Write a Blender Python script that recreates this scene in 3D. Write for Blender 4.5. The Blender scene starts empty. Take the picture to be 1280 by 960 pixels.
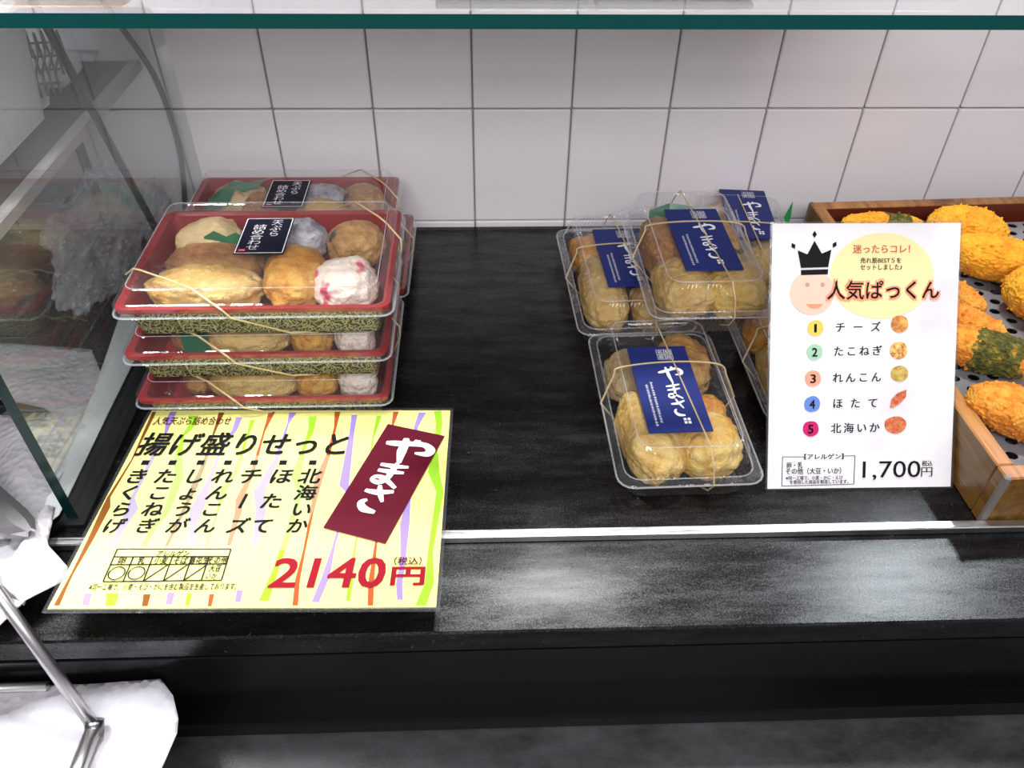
import bpy, math, random
from mathutils import Vector, Matrix, noise, Euler
from mathutils.geometry import delaunay_2d_cdt

S = 0.1            # everything below is written in decimetres
scn = bpy.context.scene
COL = scn.collection
PI = math.pi

# ------------------------------------------------------------------ camera
CR = Vector((0.9993749, -0.03312574, 0.01234897))
CU = Vector((0.01283601, 0.66547013, 0.74631411))
CF = Vector((0.03294008, 0.74568908, -0.66547934))
CC = Vector((2.09370741, -7.88781628, 3.31795725))
FPX = 1002.96
cam_d = bpy.data.cameras.new('camera')
cam_d.sensor_width = 36.0
cam_d.lens = 36.0 * FPX / 1280.0
cam_d.clip_start = 0.01
cam = bpy.data.objects.new('camera', cam_d)
COL.objects.link(cam)
m = Matrix((CR, CU, -CF)).transposed().to_4x4()
m.translation = CC * S
cam.matrix_world = m
scn.camera = cam

def ray(x, y):
    return CF + CR * ((x - 640) / FPX) - CU * ((y - 480) / FPX)
def atz(x, y, z):
    d = ray(x, y); return CC + d * ((z - CC.z) / d.z)
def aty(x, y, Y):
    d = ray(x, y); return CC + d * ((Y - CC.y) / d.y)
def atplane(x, y, O, n):
    d = ray(x, y); return CC + d * ((O - CC).dot(n) / d.dot(n))

# ------------------------------------------------------------------ light
scn.view_settings.view_transform = 'Standard'
scn.view_settings.look = 'None'
scn.view_settings.gamma = 1
scn.view_settings.use_curve_mapping = False
scn.view_settings.exposure = 0.22
scn.cycles.transparent_max_bounces = 40
scn.cycles.max_bounces = 12

w = bpy.data.worlds.new('world'); scn.world = w; w.use_nodes = True
w.node_tree.nodes['Background'].inputs[0].default_value = (0.93, 0.94, 1.0, 1)
w.node_tree.nodes['Background'].inputs[1].default_value = 0.27

def area(name, loc, target, sx, sy, power, color=(1, 1, 1), spread=180):
    d = bpy.data.lights.new(name, 'AREA'); d.shape = 'RECTANGLE'
    d.size = sx * S; d.size_y = sy * S; d.energy = power; d.color = color
    d.spread = math.radians(spread)
    o = bpy.data.objects.new(name, d); COL.objects.link(o)
    o.location = Vector(loc) * S
    dr = Vector(target) - Vector(loc)
    o.rotation_euler = dr.to_track_quat('-Z', 'Y').to_euler()
    return o
area('ceiling_downlight', (3.4, 1.0, 15), (3.2, -3.6, -1.2), 1.2, 1.2, 25, (1, 0.97, 0.92))
area('fill_light', (3.0, -13, 9), (3.0, -1, -0.4), 12, 5, 17, (1, 0.97, 0.99))  # unseen soft fill, added from the front to brighten the tiled wall
area('ceiling_spot', (4.6, 9.6, 20), (2.7, -4.75, -1.34), 1.5, 1.5, 24, (0.97, 0.98, 1.0))
area('ceiling_spot', (17.5, 9.6, 20), (5.9, -4.85, -1.34), 1.5, 1.5, 28, (0.90, 0.94, 1.0))

area('fill_light', (-3.2, -3.0, 6.5), (-2.9, -2.2, 0), 3, 1.2, 5, (0.96, 0.98, 1.0), 70)  # added fill that brightens the goods behind the side glass

# ------------------------------------------------------------------ node helpers
class NT:
    def __init__(s, name):
        s.m = bpy.data.materials.new(name); s.m.use_nodes = True
        s.t = s.m.node_tree; s.t.nodes.clear()
        s.out = s.t.nodes.new('ShaderNodeOutputMaterial')
    def n(s, typ, ins=None, **kw):
        x = s.t.nodes.new('ShaderNode' + typ)
        for k, v in kw.items(): setattr(x, k, v)
        for k, v in (ins or {}).items(): s.set(x, k, v)
        return x
    def set(s, x, k, v):
        i = x.inputs[k]
        if isinstance(v, bpy.types.NodeSocket): s.t.links.new(v, i)
        elif isinstance(v, bpy.types.Node): s.t.links.new(v.outputs[0], i)
        else:
            if isinstance(v, (tuple, list)) and len(v) == 3 and i.type == 'RGBA': v = (*v, 1)
            i.default_value = v
    def obj(s, scale=1.0):
        c = s.n('TexCoord').outputs['Object']
        return s.n('Mapping', {'Vector': c, 'Scale': (scale / S,) * 3}).outputs[0]
    def noise(s, scale, detail=3, rough=0.5, vec=None):
        return s.n('TexNoise', {'Vector': vec if vec is not None else s.obj(), 'Scale': scale, 'Detail': detail, 'Roughness': rough}).outputs[0]
    def ramp(s, fac, stops, interp='LINEAR'):
        r = s.n('ValToRGB', {'Fac': fac}); cr = r.color_ramp; cr.interpolation = interp
        while len(cr.elements) < len(stops): cr.elements.new(0.5)
        for e, (p, c) in zip(cr.elements, stops):
            e.position = p; e.color = (*c, 1) if isinstance(c, (tuple, list)) else (c, c, c, 1)
        return r.outputs[0]
    def mix(s, f, a, b):
        x = s.n('Mix', data_type='RGBA')
        s.set(x, 0, f); s.set(x, 6, a); s.set(x, 7, b)
        return x.outputs[2]
    def math(s, op, a, b=0.0):
        x = s.n('Math', operation=op); s.set(x, 0, a); s.set(x, 1, b); return x.outputs[0]
    def bump(s, h, strength=0.3, dist=0.01):
        return s.n('Bump', {'Height': h, 'Strength': strength, 'Distance': dist}).outputs[0]
    def pbsdf(s, **kw):
        p = s.n('BsdfPrincipled')
        for k, v in kw.items(): s.set(p, k.replace('_', ' '), v)
        return p
    def done(s, sh):
        s.t.links.new(sh.outputs[0] if isinstance(sh, bpy.types.Node) else sh, s.out.inputs[0]); return s.m

def plain(name, col, rough=0.5, metal=0.0, spec=0.5, **kw):
    t = NT(name); return t.done(t.pbsdf(Base_Color=col, Roughness=rough, Metallic=metal, Specular_IOR_Level=spec, **kw))

def thin_clear(name, ior=1.5, tint=(1, 1, 1), rough=0.02, bumpscale=None, bstr=0.2, haze=0.0, bdist=0.002):
    t = NT(name)
    nrm = None
    if bumpscale: nrm = t.bump(t.noise(bumpscale, 3), bstr, bdist)
    bf = t.n('NewGeometry').outputs['Backfacing']
    fr = t.n('Fresnel', {'IOR': t.math('ADD', ior, t.math('MULTIPLY', bf, 1 / ior - ior))})
    gl = t.n('BsdfGlossy', {'Roughness': rough, 'Color': (1, 1, 1, 1)})
    if nrm is not None: t.set(fr, 'Normal', nrm); t.set(gl, 'Normal', nrm)
    tr = t.n('BsdfTransparent', {'Color': tint})
    base = tr
    if haze:
        df = t.n('BsdfTranslucent', {'Color': (0.9, 0.92, 0.95)})
        df2 = t.n('BsdfDiffuse', {'Color': (0.9, 0.92, 0.95)})
        a = t.n('AddShader', {0: df, 1: df2})
        base = t.n('MixShader', {0: haze, 1: tr, 2: df2})
    mx = t.n('MixShader', {0: fr, 1: base, 2: gl})
    return t.done(mx)

M = {}
# glazed wall tile
t = NT('glazed_tile')
c = t.mix(t.noise(0.9, 3), (0.80, 0.755, 0.785), (0.84, 0.80, 0.825))
M['tile'] = t.done(t.pbsdf(Base_Color=c, Roughness=0.22, Normal=t.bump(t.noise(1.2, 2), 0.12, 0.01)))
t = NT('grout'); M['grout'] = t.done(t.pbsdf(Base_Color=t.mix(t.noise(8), (0.26, 0.23, 0.23), (0.36, 0.33, 0.33)), Roughness=0.9))
# black counter board
t = NT('black_board')
v = t.obj()
n1 = t.noise(3.0, 6, 0.65, v); n2 = t.noise(60, 3, 0.7, v)
vs = t.n('Mapping', {'Vector': v, 'Scale': (1.0, 5.0, 5.0)}).outputs[0]
scr = t.noise(1.6, 8, 0.72, vs)
grain = t.noise(75, 3, 0.8, v)
rg = t.math('ADD', t.ramp(scr, [(0.35, 0.235), (0.65, 0.29)]), t.math('MULTIPLY', t.math('SUBTRACT', grain, 0.5), 0.3))
dust = t.ramp(t.noise(28, 2, 0.5, v), [(0.70, 0.0), (0.76, 1.0)])
c = t.mix(t.ramp(scr, [(0.45, 0.0), (0.75, 1.0)]), (0.004, 0.0035, 0.004), (0.009, 0.0085, 0.009))
c = t.mix(t.math('MULTIPLY', dust, 0.35), c, (0.12, 0.12, 0.12))
M['board'] = t.done(t.pbsdf(Base_Color=c, Roughness=rg, Specular_IOR_Level=t.ramp(t.math('ADD', t.math('MULTIPLY', grain, 0.5), t.math('MULTIPLY', scr, 0.5)), [(0.40, 0.10), (0.62, 0.50)]), Normal=t.bump(n2, 0.12, 0.0004)))
t = NT('dusty_black_ledge')
v = t.obj(); sc_ = t.noise(1.3, 8, 0.75, t.n('Mapping', {'Vector': v, 'Scale': (1.0, 2.0, 2.0)}).outputs[0])
M['ledge'] = t.done(t.pbsdf(Base_Color=t.mix(t.ramp(sc_, [(0.35, 0.0), (0.7, 1.0)]), (0.018, 0.018, 0.020), (0.075, 0.073, 0.078)), Roughness=0.45, Normal=t.bump(t.noise(50, 3, 0.7, v), 0.3, 0.001)))
M['board_gloss'] = plain('black_lacquer', (0.004, 0.004, 0.005), 0.2, 0, 0.2)
t = NT('brushed_steel')
vs = t.n('Mapping', {'Vector': t.obj(), 'Scale': (1.0, 30.0, 30.0)}).outputs[0]
M['steel'] = t.done(t.pbsdf(Base_Color=(0.62, 0.62, 0.63), Metallic=1.0, Roughness=t.ramp(t.noise(3, 4, 0.6, vs), [(0.3, 0.22), (0.7, 0.42)])))
M['chrome'] = plain('polished_steel', (0.60, 0.58, 0.58), 0.34, 1.0)
M['darksteel'] = plain('dark_steel', (0.17, 0.17, 0.18), 0.30, 1.0)
M['blackrod'] = plain('black_painted_rod', (0.012, 0.013, 0.013), 0.3)
M['greyrail'] = plain('grey_enamel_rail', (0.30, 0.28, 0.28), 0.4)
M['darkshelf'] = plain('dark_shelf', (0.05, 0.045, 0.045), 0.35)
M['glass'] = thin_clear('clear_glass', 1.52, (0.965, 0.985, 0.98), 0.0, haze=0.025)
M['glass_edge'] = plain('green_glass_edge', (0.001, 0.050, 0.048), 0.25, 0, 0.25)
t = NT('dark_green_glass_edge'); M['glass_edge_dark'] = t.done(t.pbsdf(Base_Color=(0.003, 0.018, 0.017), Roughness=0.2, Specular_IOR_Level=0.2))
M['pet'] = thin_clear('clear_plastic_lid', 1.45, (0.985, 0.985, 0.99), 0.05, 2.2, 0.30, haze=0.018, bdist=0.006)
M['pet_pack'] = thin_clear('clear_plastic_pack', 1.5, (0.985, 0.985, 0.99), 0.04, 3.0, 0.5, haze=0.010, bdist=0.012)
M['pet_rim'] = thin_clear('clear_plastic_edge', 1.75, (0.93, 0.93, 0.95), 0.08, 6.0, 0.3, haze=0.18)
M['bag'] = thin_clear('clear_bag_film', 1.5, (0.96, 0.97, 0.985), 0.06, 4.0, 0.9, haze=0.22, bdist=0.03)
M['lamin'] = thin_clear('laminate_film', 1.30, (0.985, 0.985, 0.985), 0.07, 1.2, 0.10, bdist=0.004)
M['lamin_edge'] = thin_clear('laminate_border', 1.45, (0.90, 0.92, 0.92), 0.1, 4.0, 0.3, haze=0.02)
M['red'] = plain('red_lacquer_plastic', (0.23, 0.010, 0.012), 0.2)
M['gold'] = plain('gold_elastic', (0.62, 0.50, 0.28), 0.35, 0.3)
M['navy'] = plain('navy_label_paper', (0.012, 0.022, 0.15), 0.5, 0, 0.25)
M['nearblack'] = plain('midnight_label_paper', (0.008, 0.008, 0.022), 0.5, 0, 0.2)
M['white_ink'] = plain('white_ink', (0.85, 0.85, 0.86), 0.5)
M['black_ink'] = plain('black_ink', (0.006, 0.006, 0.007), 0.6, 0, 0.1)
M['maroon'] = plain('maroon_ink', (0.085, 0.002, 0.012), 0.6, 0, 0.15)
M['price_red'] = plain('crimson_ink', (0.24, 0.003, 0.014), 0.6, 0, 0.12)
M['grey_ink'] = plain('grey_ink', (0.01, 0.01, 0.01), 0.6, 0, 0.1)
M['paper_yellow'] = plain('pale_yellow_paper', (0.74, 0.70, 0.225), 0.5, 0, 0.15)
t = NT('white_print_paper')
c = t.mix(t.ramp(t.noise(1.4, 4, 0.6), [(0.45, 0.0), (0.72, 1.0)]), (0.72, 0.71, 0.73), (0.60, 0.59, 0.63))  # grey blotches paint in the mottled reflections and grey cast on the sign
M['paper_white'] = t.done(t.pbsdf(Base_Color=c, Roughness=0.5))
for n_, c_ in dict(ink_purple=(0.27, 0.19, 0.50), ink_green=(0.25, 0.50, 0.025), ink_brown=(0.18, 0.06, 0.012), ink_red=(0.36, 0.07, 0.02),
                   ink_peach=(0.78, 0.50, 0.40), ink_cream=(0.80, 0.66, 0.34), ink_rust=(0.50, 0.12, 0.06),
                   badge_yellow=(0.85, 0.52, 0.09), badge_green=(0.34, 0.55, 0.38), badge_salmon=(0.85, 0.33, 0.22),
                   badge_blue=(0.12, 0.22, 0.58), badge_pink=(0.52, 0.018, 0.14), ink_lips=(0.85, 0.28, 0.16), ink_eye=(0.45, 0.30, 0.22)).items():
    M[n_] = plain(n_, c_, 0.6, 0, 0.12)
def food_print(name, a, b, d):
    t = NT(name); f = t.noise(22, 4, 0.7)
    c = t.ramp(f, [(0.34, d), (0.48, a), (0.66, b)]); return t.done(t.pbsdf(Base_Color=c, Roughness=0.5))
M['print_a'] = food_print('printed_croquette_orange', (0.55, 0.20, 0.03), (0.75, 0.42, 0.10), (0.22, 0.06, 0.02))
M['print_b'] = food_print('printed_croquette_yellow', (0.68, 0.38, 0.08), (0.80, 0.62, 0.22), (0.25, 0.05, 0.02))
M['print_c'] = food_print('printed_croquette_olive', (0.48, 0.33, 0.06), (0.62, 0.48, 0.16), (0.30, 0.16, 0.02))
M['print_d'] = food_print('printed_croquette_red', (0.52, 0.10, 0.03), (0.66, 0.24, 0.08), (0.2, 0.03, 0.02))
# translucent pale panel on the yellow print
t = NT('pale_print_panel')
tr = t.n('BsdfTransparent'); df = t.n('BsdfDiffuse', {'Color': (0.62, 0.62, 0.40)})
M['pale_panel'] = t.done(t.n('MixShader', {0: 0.27, 1: tr, 2: df}))

# hatched green-gold on black tray print
t = NT('hatched_tray_print')
sep = t.n('SeparateXYZ', {0: t.obj()})
comb = t.n('CombineXYZ', {0: t.math('ADD', sep.outputs[0], sep.outputs[1]), 1: sep.outputs[2]}).outputs[0]
acc = None
for k, sc in enumerate((20.0, 23.0, 26.0, 17.0)):
    vv = t.n('Mapping', {'Vector': comb, 'Location': (k * 3.17, k * 1.31, 0), 'Scale': (sc, sc, 1)}).outputs[0]
    vo = t.n('TexVoronoi', {'Vector': vv, 'Scale': 1.0}, voronoi_dimensions='2D')
    d = t.n('VectorMath', {0: vv, 1: vo.outputs['Position']}, operation='SUBTRACT').outputs[0]
    cr = t.n('SeparateColor', {0: vo.outputs['Color']}).outputs[0]
    ro = t.n('VectorRotate', {'Vector': d, 'Angle': t.math('MULTIPLY', cr, 6.28)}, rotation_type='Z_AXIS')
    s2 = t.n('SeparateXYZ', {0: ro})
    a = t.math('LESS_THAN', t.math('ABSOLUTE', s2.outputs[0]), 0.062)
    b = t.math('LESS_THAN', t.math('ABSOLUTE', s2.outputs[1]), 0.62)
    mk = t.math('MULTIPLY', a, b)
    acc = mk if acc is None else t.math('MAXIMUM', acc, mk)
c = t.mix(acc, (0.010, 0.011, 0.008), t.mix(t.noise(2.5), (0.20, 0.20, 0.08), (0.46, 0.43, 0.24)))
M['hatch'] = t.done(t.pbsdf(Base_Color=c, Roughness=0.3))

# wood
def wood(name, a, b, rough=0.4):
    t = NT(name); v = t.n('Mapping', {'Vector': t.obj(), 'Scale': (9.0, 0.8, 9.0)}).outputs[0]
    f = t.noise(1.6, 6, 0.62, v)
    c = t.ramp(f, [(0.30, a), (0.62, b), (0.80, tuple(x * 1.15 for x in b))])
    st = t.ramp(t.noise(1.3, 4, 0.6), [(0.62, 0.0), (0.70, 1.0)])
    c = t.mix(t.math('MULTIPLY', st, 0.6), c, tuple(x * 0.3 for x in a))
    return t.done(t.pbsdf(Base_Color=c, Roughness=rough, Normal=t.bump(f, 0.2, 0.004)))
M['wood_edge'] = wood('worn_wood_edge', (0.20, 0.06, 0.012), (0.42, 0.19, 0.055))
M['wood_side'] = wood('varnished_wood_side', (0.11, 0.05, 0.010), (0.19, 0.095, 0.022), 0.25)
M['wood_in'] = plain('shaded_red_wood', (0.12, 0.018, 0.006), 0.35)  # shade on the inner wood, put into the colour as dark red
M['scuff'] = plain('grey_worn_corner', (0.16, 0.14, 0.125), 0.6)
M['perf'] = plain('perforated_aluminium', (0.33, 0.33, 0.36), 0.36, 0.5)
M['pit'] = plain('black_tray_bottom', (0.01, 0.008, 0.008), 0.6)
# paper towel
t = NT('embossed_paper_towel')
vo = t.n('TexVoronoi', {'Vector': t.obj(), 'Scale': 17.0})
M['towel'] = t.done(t.pbsdf(Base_Color=(0.43, 0.415, 0.445), Roughness=0.85, Normal=t.bump(vo.outputs['Distance'], 0.5, 0.003)))
t = NT('thin_lining_paper')
M['lining'] = t.done(t.pbsdf(Base_Color=t.mix(t.noise(40, 2), (0.60, 0.62, 0.62), (0.72, 0.74, 0.73)), Roughness=0.8, Normal=t.bump(t.noise(25), 0.3, 0.003)))
M['bucket'] = plain('milky_white_plastic', (0.66, 0.68, 0.70), 0.35)
M['leaf'] = plain('green_plastic_leaf', (0.015, 0.13, 0.055), 0.3)
M['leaf_bright'] = plain('bright_green_plastic_leaf', (0.02, 0.26, 0.07), 0.3)

# fried food
def food(name, stops, scale=2.0, rough=0.35, bumps=9.0, bstr=0.5, spots=None, sss=0.08):
    t = NT(name); v = t.obj()
    f = t.math('ADD', t.math('MULTIPLY', t.noise(scale, 2, 0.5, v), 0.45), t.math('MULTIPLY', t.noise(scale * 4.2, 5, 0.68, v), 0.55))
    stops = [(0.5 + (p_ - 0.5) * 0.72, c_) for p_, c_ in stops]
    c = t.ramp(f, stops)
    if spots:
        sc, lo, hi, col = spots
        c = t.mix(t.ramp(t.noise(sc, 2, 0.5, t.n('Mapping', {'Vector': v, 'Location': (5, 3, 1)}).outputs[0]), [(lo, 0.0), (hi, 1.0)]), c, col)
    b = t.bump(t.noise(bumps * 1.3, 6, 0.68, v), bstr * 1.5, 0.007)
    b2 = t.n('Bump', {'Height': t.n('TexVoronoi', {'Vector': v, 'Scale': bumps * 1.6}).outputs['Distance'], 'Strength': 0.25, 'Distance': 0.003, 'Normal': b}).outputs[0]
    return t.done(t.pbsdf(Base_Color=c, Roughness=rough, Specular_IOR_Level=0.6, Normal=b2,
                          Subsurface_Weight=sss, Subsurface_Radius=(0.01, 0.005, 0.003), Subsurface_Scale=0.3))
F = {}
F['cream_roll'] = food('cream_fried_paste', [(0.25, (0.417, 0.140, 0.018)), (0.40, (0.617, 0.351, 0.076)), (0.60, (0.700, 0.491, 0.170))], 2.2)
F['pale_disc'] = food('beige_fish_paste', [(0.25, (0.361, 0.211, 0.081)), (0.5, (0.516, 0.359, 0.174)), (0.75, (0.602, 0.452, 0.248))], 1.6, 0.4)
F['orange_ball'] = food('golden_fried_paste', [(0.28, (0.375, 0.091, 0.006)), (0.48, (0.600, 0.253, 0.022)), (0.68, (0.700, 0.407, 0.076))], 2.4)
F['brown_flat'] = food('brown_fried_paste', [(0.28, (0.189, 0.058, 0.012)), (0.5, (0.361, 0.148, 0.037)), (0.72, (0.499, 0.250, 0.074))], 2.4)
F['brown_dark'] = food('brown_paste_with_burdock', [(0.3, (0.215, 0.086, 0.019)), (0.5, (0.396, 0.195, 0.050)), (0.72, (0.533, 0.328, 0.124))], 2.6, 0.4, spots=(2.6, 0.60, 0.64, (0.026, 0.020, 0.019)))
F['eggplant'] = food('grey_purple_paste', [(0.35, (0.10, 0.09, 0.12)), (0.5, (0.36, 0.34, 0.38)), (0.7, (0.58, 0.56, 0.58))], 2.6)
F['pink'] = food('pink_ginger_paste', [(0.30, (0.80, 0.58, 0.48)), (0.55, (0.86, 0.74, 0.62)), (0.8, (0.88, 0.80, 0.70))], 2.5, 0.3, spots=(4.5, 0.60, 0.66, (0.62, 0.07, 0.13)))
F['yellow_ball'] = food('yellow_fried_paste', [(0.28, (0.459, 0.155, 0.014)), (0.42, (0.651, 0.379, 0.063)), (0.66, (0.718, 0.526, 0.179))], 2.0)
F['pale_gold'] = food('pale_gold_paste', [(0.25, (0.375, 0.168, 0.031)), (0.46, (0.551, 0.337, 0.098)), (0.7, (0.651, 0.464, 0.179))], 2.0)
F['herb'] = food('brown_paste_with_seaweed', [(0.3, (0.250, 0.098, 0.018)), (0.5, (0.468, 0.239, 0.053)), (0.72, (0.600, 0.379, 0.125))], 2.4, 0.4, spots=(3.2, 0.56, 0.60, (0.016, 0.015, 0.009)))

def crumb(name, a, b, d, band=None):
    t = NT(name); v = t.obj()
    f = t.noise(7, 5, 0.75, v); g = t.noise(1.3, 3, 0.5, v)
    c = t.ramp(f, [(0.30, d), (0.45, a), (0.62, b)])
    c = t.mix(t.ramp(g, [(0.45, 0.0), (0.75, 0.5)]), c, d)
    if band:
        x = t.n('SeparateXYZ', {0: v}).outputs[0]
        x = t.math('ADD', x, t.math('MULTIPLY', t.math('SUBTRACT', t.noise(6, 3, 0.6, v), 0.5), 0.28))
        mk = t.math('MULTIPLY', t.math('GREATER_THAN', x, band[0]), t.math('LESS_THAN', x, band[1]))
        gr = t.ramp(t.noise(11, 4, 0.8, v), [(0.42, (0.045, 0.05, 0.004)), (0.56, (0.16, 0.14, 0.008)), (0.68, (0.62, 0.30, 0.03))])
        c = t.mix(mk, c, gr)
    return t.done(t.pbsdf(Base_Color=c, Roughness=0.6, Normal=t.bump(t.noise(38, 4, 0.8, v), 0.8, 0.003)))
F['crumb_gold'] = crumb('golden_breadcrumbs', (0.88, 0.37, 0.008), (0.95, 0.50, 0.02), (0.72, 0.20, 0.005))
F['crumb_orange'] = crumb('orange_breadcrumbs', (0.78, 0.24, 0.015), (0.88, 0.42, 0.05), (0.55, 0.10, 0.008))

# ------------------------------------------------------------------ mesh helpers
def wloc(o):
    v = Vector((0, 0, 0))
    while o is not None: v = v + Vector(o.location) / S; o = o.parent
    return v
def mesh(name, verts, faces, mat, parent=None, smooth=False, world=False, mats=None, fm=None, cat=None, label=None, group=None, kind=None, loc=None):
    """One object. With a parent, world=True takes off the parent's location (parents are then unrotated)."""
    off = wloc(parent) if (world and parent) else Vector((0, 0, 0))
    if loc is not None: off = Vector(loc)
    me = bpy.data.meshes.new(name)
    me.from_pydata([tuple((Vector(v) - off) * S) for v in verts], [], faces)
    for mm in (mats or [mat]): me.materials.append(mm)
    if fm: me.polygons.foreach_set('material_index', fm)
    if smooth: me.polygons.foreach_set('use_smooth', [True] * len(me.polygons))
    me.update()
    o = bpy.data.objects.new(name, me); COL.objects.link(o)
    if loc is not None: o.location = off * S
    if parent: o.parent = parent
    if cat: o['category'] = cat
    if label: o['label'] = label
    if group: o['group'] = group
    if kind: o['kind'] = kind
    return o
def thing(name, loc, label, cat, group=None, rotz=0, rot=None, kind=None):
    o = bpy.data.objects.new(name, None); COL.objects.link(o); o.empty_display_size = 0.02
    o.location = Vector(loc) * S; o.rotation_euler = rot or (0, 0, rotz)
    if label: o['label'] = label
    if cat: o['category'] = cat
    if group: o['group'] = group
    if kind: o['kind'] = kind
    return o
def boxg(x0, x1, y0, y1, z0, z1):
    v = [(x0, y0, z0), (x1, y0, z0), (x1, y1, z0), (x0, y1, z0), (x0, y0, z1), (x1, y0, z1), (x1, y1, z1), (x0, y1, z1)]
    f = [(0, 3, 2, 1), (4, 5, 6, 7), (0, 1, 5, 4), (1, 2, 6, 5), (2, 3, 7, 6), (3, 0, 4, 7)]
    return v, f
def join(*gs):
    V, Fc = [], []
    for v, f in gs:
        b = len(V); V += list(v); Fc += [tuple(i + b for i in q) for q in f]
    return V, Fc
def cbox(x0, x1, y0, y1, z0, z1, c=0.01):
    """box with chamfered edges"""
    V = []; idx = {}
    X, Y, Z = (x0, x1), (y0, y1), (z0, z1)
    sg = (1, -1)
    for i in (0, 1):
        for j in (0, 1):
            for k in (0, 1):
                cx, cy, cz = X[i], Y[j], Z[k]
                for a in range(3):
                    p = [cx + sg[i] * c, cy + sg[j] * c, cz + sg[k] * c]
                    p[a] = (cx, cy, cz)[a]
                    idx[(i, j, k, a)] = len(V); V.append(tuple(p))
    Fc = []
    for i in (0, 1): Fc.append([idx[(i, j, k, 0)] for j, k in ((0, 0), (1, 0), (1, 1), (0, 1))])
    for j in (0, 1): Fc.append([idx[(i, j, k, 1)] for i, k in ((0, 0), (1, 0), (1, 1), (0, 1))])
    for k in (0, 1): Fc.append([idx[(i, j, k, 2)] for i, j in ((0, 0), (1, 0), (1, 1), (0, 1))])
    for i in (0, 1):
        for j in (0, 1):
            Fc.append([idx[(i, j, 0, 0)], idx[(i, j, 0, 1)], idx[(i, j, 1, 1)], idx[(i, j, 1, 0)]])
    for i in (0, 1):
        for k in (0, 1):
            Fc.append([idx[(i, 0, k, 0)], idx[(i, 0, k, 2)], idx[(i, 1, k, 2)], idx[(i, 1, k, 0)]])
    for j in (0, 1):
        for k in (0, 1):
            Fc.append([idx[(0, j, k, 1)], idx[(0, j, k, 2)], idx[(1, j, k, 2)], idx[(1, j, k, 1)]])
    for i in (0, 1):
        for j in (0, 1):
            for k in (0, 1): Fc.append([idx[(i, j, k, a)] for a in range(3)])
    # orient outwards
    c0 = Vector(((x0 + x1) / 2, (y0 + y1) / 2, (z0 + z1) / 2)); out = []
    for f in Fc:
        p = [Vector(V[i]) for i in f]; n = (p[1] - p[0]).cross(p[2] - p[0])
        out.append(tuple(f) if n.dot(sum(p, Vector()) / len(p) - c0) > 0 else tuple(reversed(f)))
    return V, out
def tube(pts, r, seg=8, closed=False, cap=True):
    P = [Vector(p) for p in pts]; n = len(P); V, Fc = [], []
    up = None
    for i in range(n):
        a = P[i - 1] if (i or closed) else P[i]; b = P[(i + 1) % n] if (i < n - 1 or closed) else P[i]
        d = (b - a).normalized()
        if up is None: up = d.orthogonal().normalized()
        up = (up - d * up.dot(d)); up = up.normalized() if up.length > 1e-6 else d.orthogonal().normalized()
        s = d.cross(up); rr = r[i] if isinstance(r, (list, tuple)) else r
        for k in range(seg):
            q = 2 * PI * k / seg; V.append(P[i] + up * (math.cos(q) * rr) + s * (math.sin(q) * rr))
    for i in range(n if closed else n - 1):
        for k in range(seg):
            a = i * seg + k; b = i * seg + (k + 1) % seg; j = (i + 1) % n
            Fc.append((a, b, j * seg + (k + 1) % seg, j * seg + k))
    if cap and not closed:
        Fc.append(tuple(range(seg))[::-1]); Fc.append(tuple((n - 1) * seg + k for k in range(seg)))
    return V, Fc
def smoothpts(P, n=6):
    P = [Vector(p) for p in P]; out = []
    for i in range(len(P) - 1):
        a = P[max(i - 1, 0)]; b = P[i]; c = P[i + 1]; d = P[min(i + 2, len(P) - 1)]
        for k in range(n):
            u = k / n
            out.append(0.5 * ((2 * b) + (c - a) * u + (2 * a - 5 * b + 4 * c - d) * u * u + (3 * b - a - 3 * c + d) * u ** 3))
    out.append(P[-1]); return out
def rrect(w, l, r, z, n=5, wav=0.0, wn=60, side=0):
    """rounded rectangle loop; extra points along the sides when side > 0"""
    L = []
    cs = [(w / 2 - r, l / 2 - r, 0), (-w / 2 + r, l / 2 - r, PI / 2), (-w / 2 + r, -l / 2 + r, PI), (w / 2 - r, -l / 2 + r, 1.5 * PI)]
    for i, (cx, cy, a0) in enumerate(cs):
        for k in range(n + 1):
            a = a0 + PI / 2 * k / n; L.append(Vector((cx + r * math.cos(a), cy + r * math.sin(a), z)))
        if side:
            nx, ny, na = cs[(i + 1) % 4]
            q = Vector((nx + r * math.cos(na), ny + r * math.sin(na), z)); p = L[-1].copy()
            nm = Vector((math.cos(a0 + PI / 2), math.sin(a0 + PI / 2), 0))
            for k in range(1, side):
                x = p.lerp(q, k / side)
                L.append(x + nm * (wav if k % 2 else -wav))
    return L
def loft(loops, cap0=False, cap1=False):
    n = len(loops[0]); V = [v for L in loops for v in L]; Fc = []
    for i in range(len(loops) - 1):
        for k in range(n):
            Fc.append((i * n + k, i * n + (k + 1) % n, (i + 1) * n + (k + 1) % n, (i + 1) * n + k))
    if cap0: Fc.append(tuple(range(n))[::-1])
    if cap1: Fc.append(tuple((len(loops) - 1) * n + k for k in range(n)))
    return V, Fc
def ico(sub):
    import bmesh
    bm = bmesh.new(); bmesh.ops.create_icosphere(bm, subdivisions=sub, radius=1)
    V = [v.co.copy() for v in bm.verts]; Fc = [tuple(v.index for v in f.verts) for f in bm.faces]; bm.free()
    return V, Fc
ICO = {k: ico(k) for k in (3, 4, 5, 6)}

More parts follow.
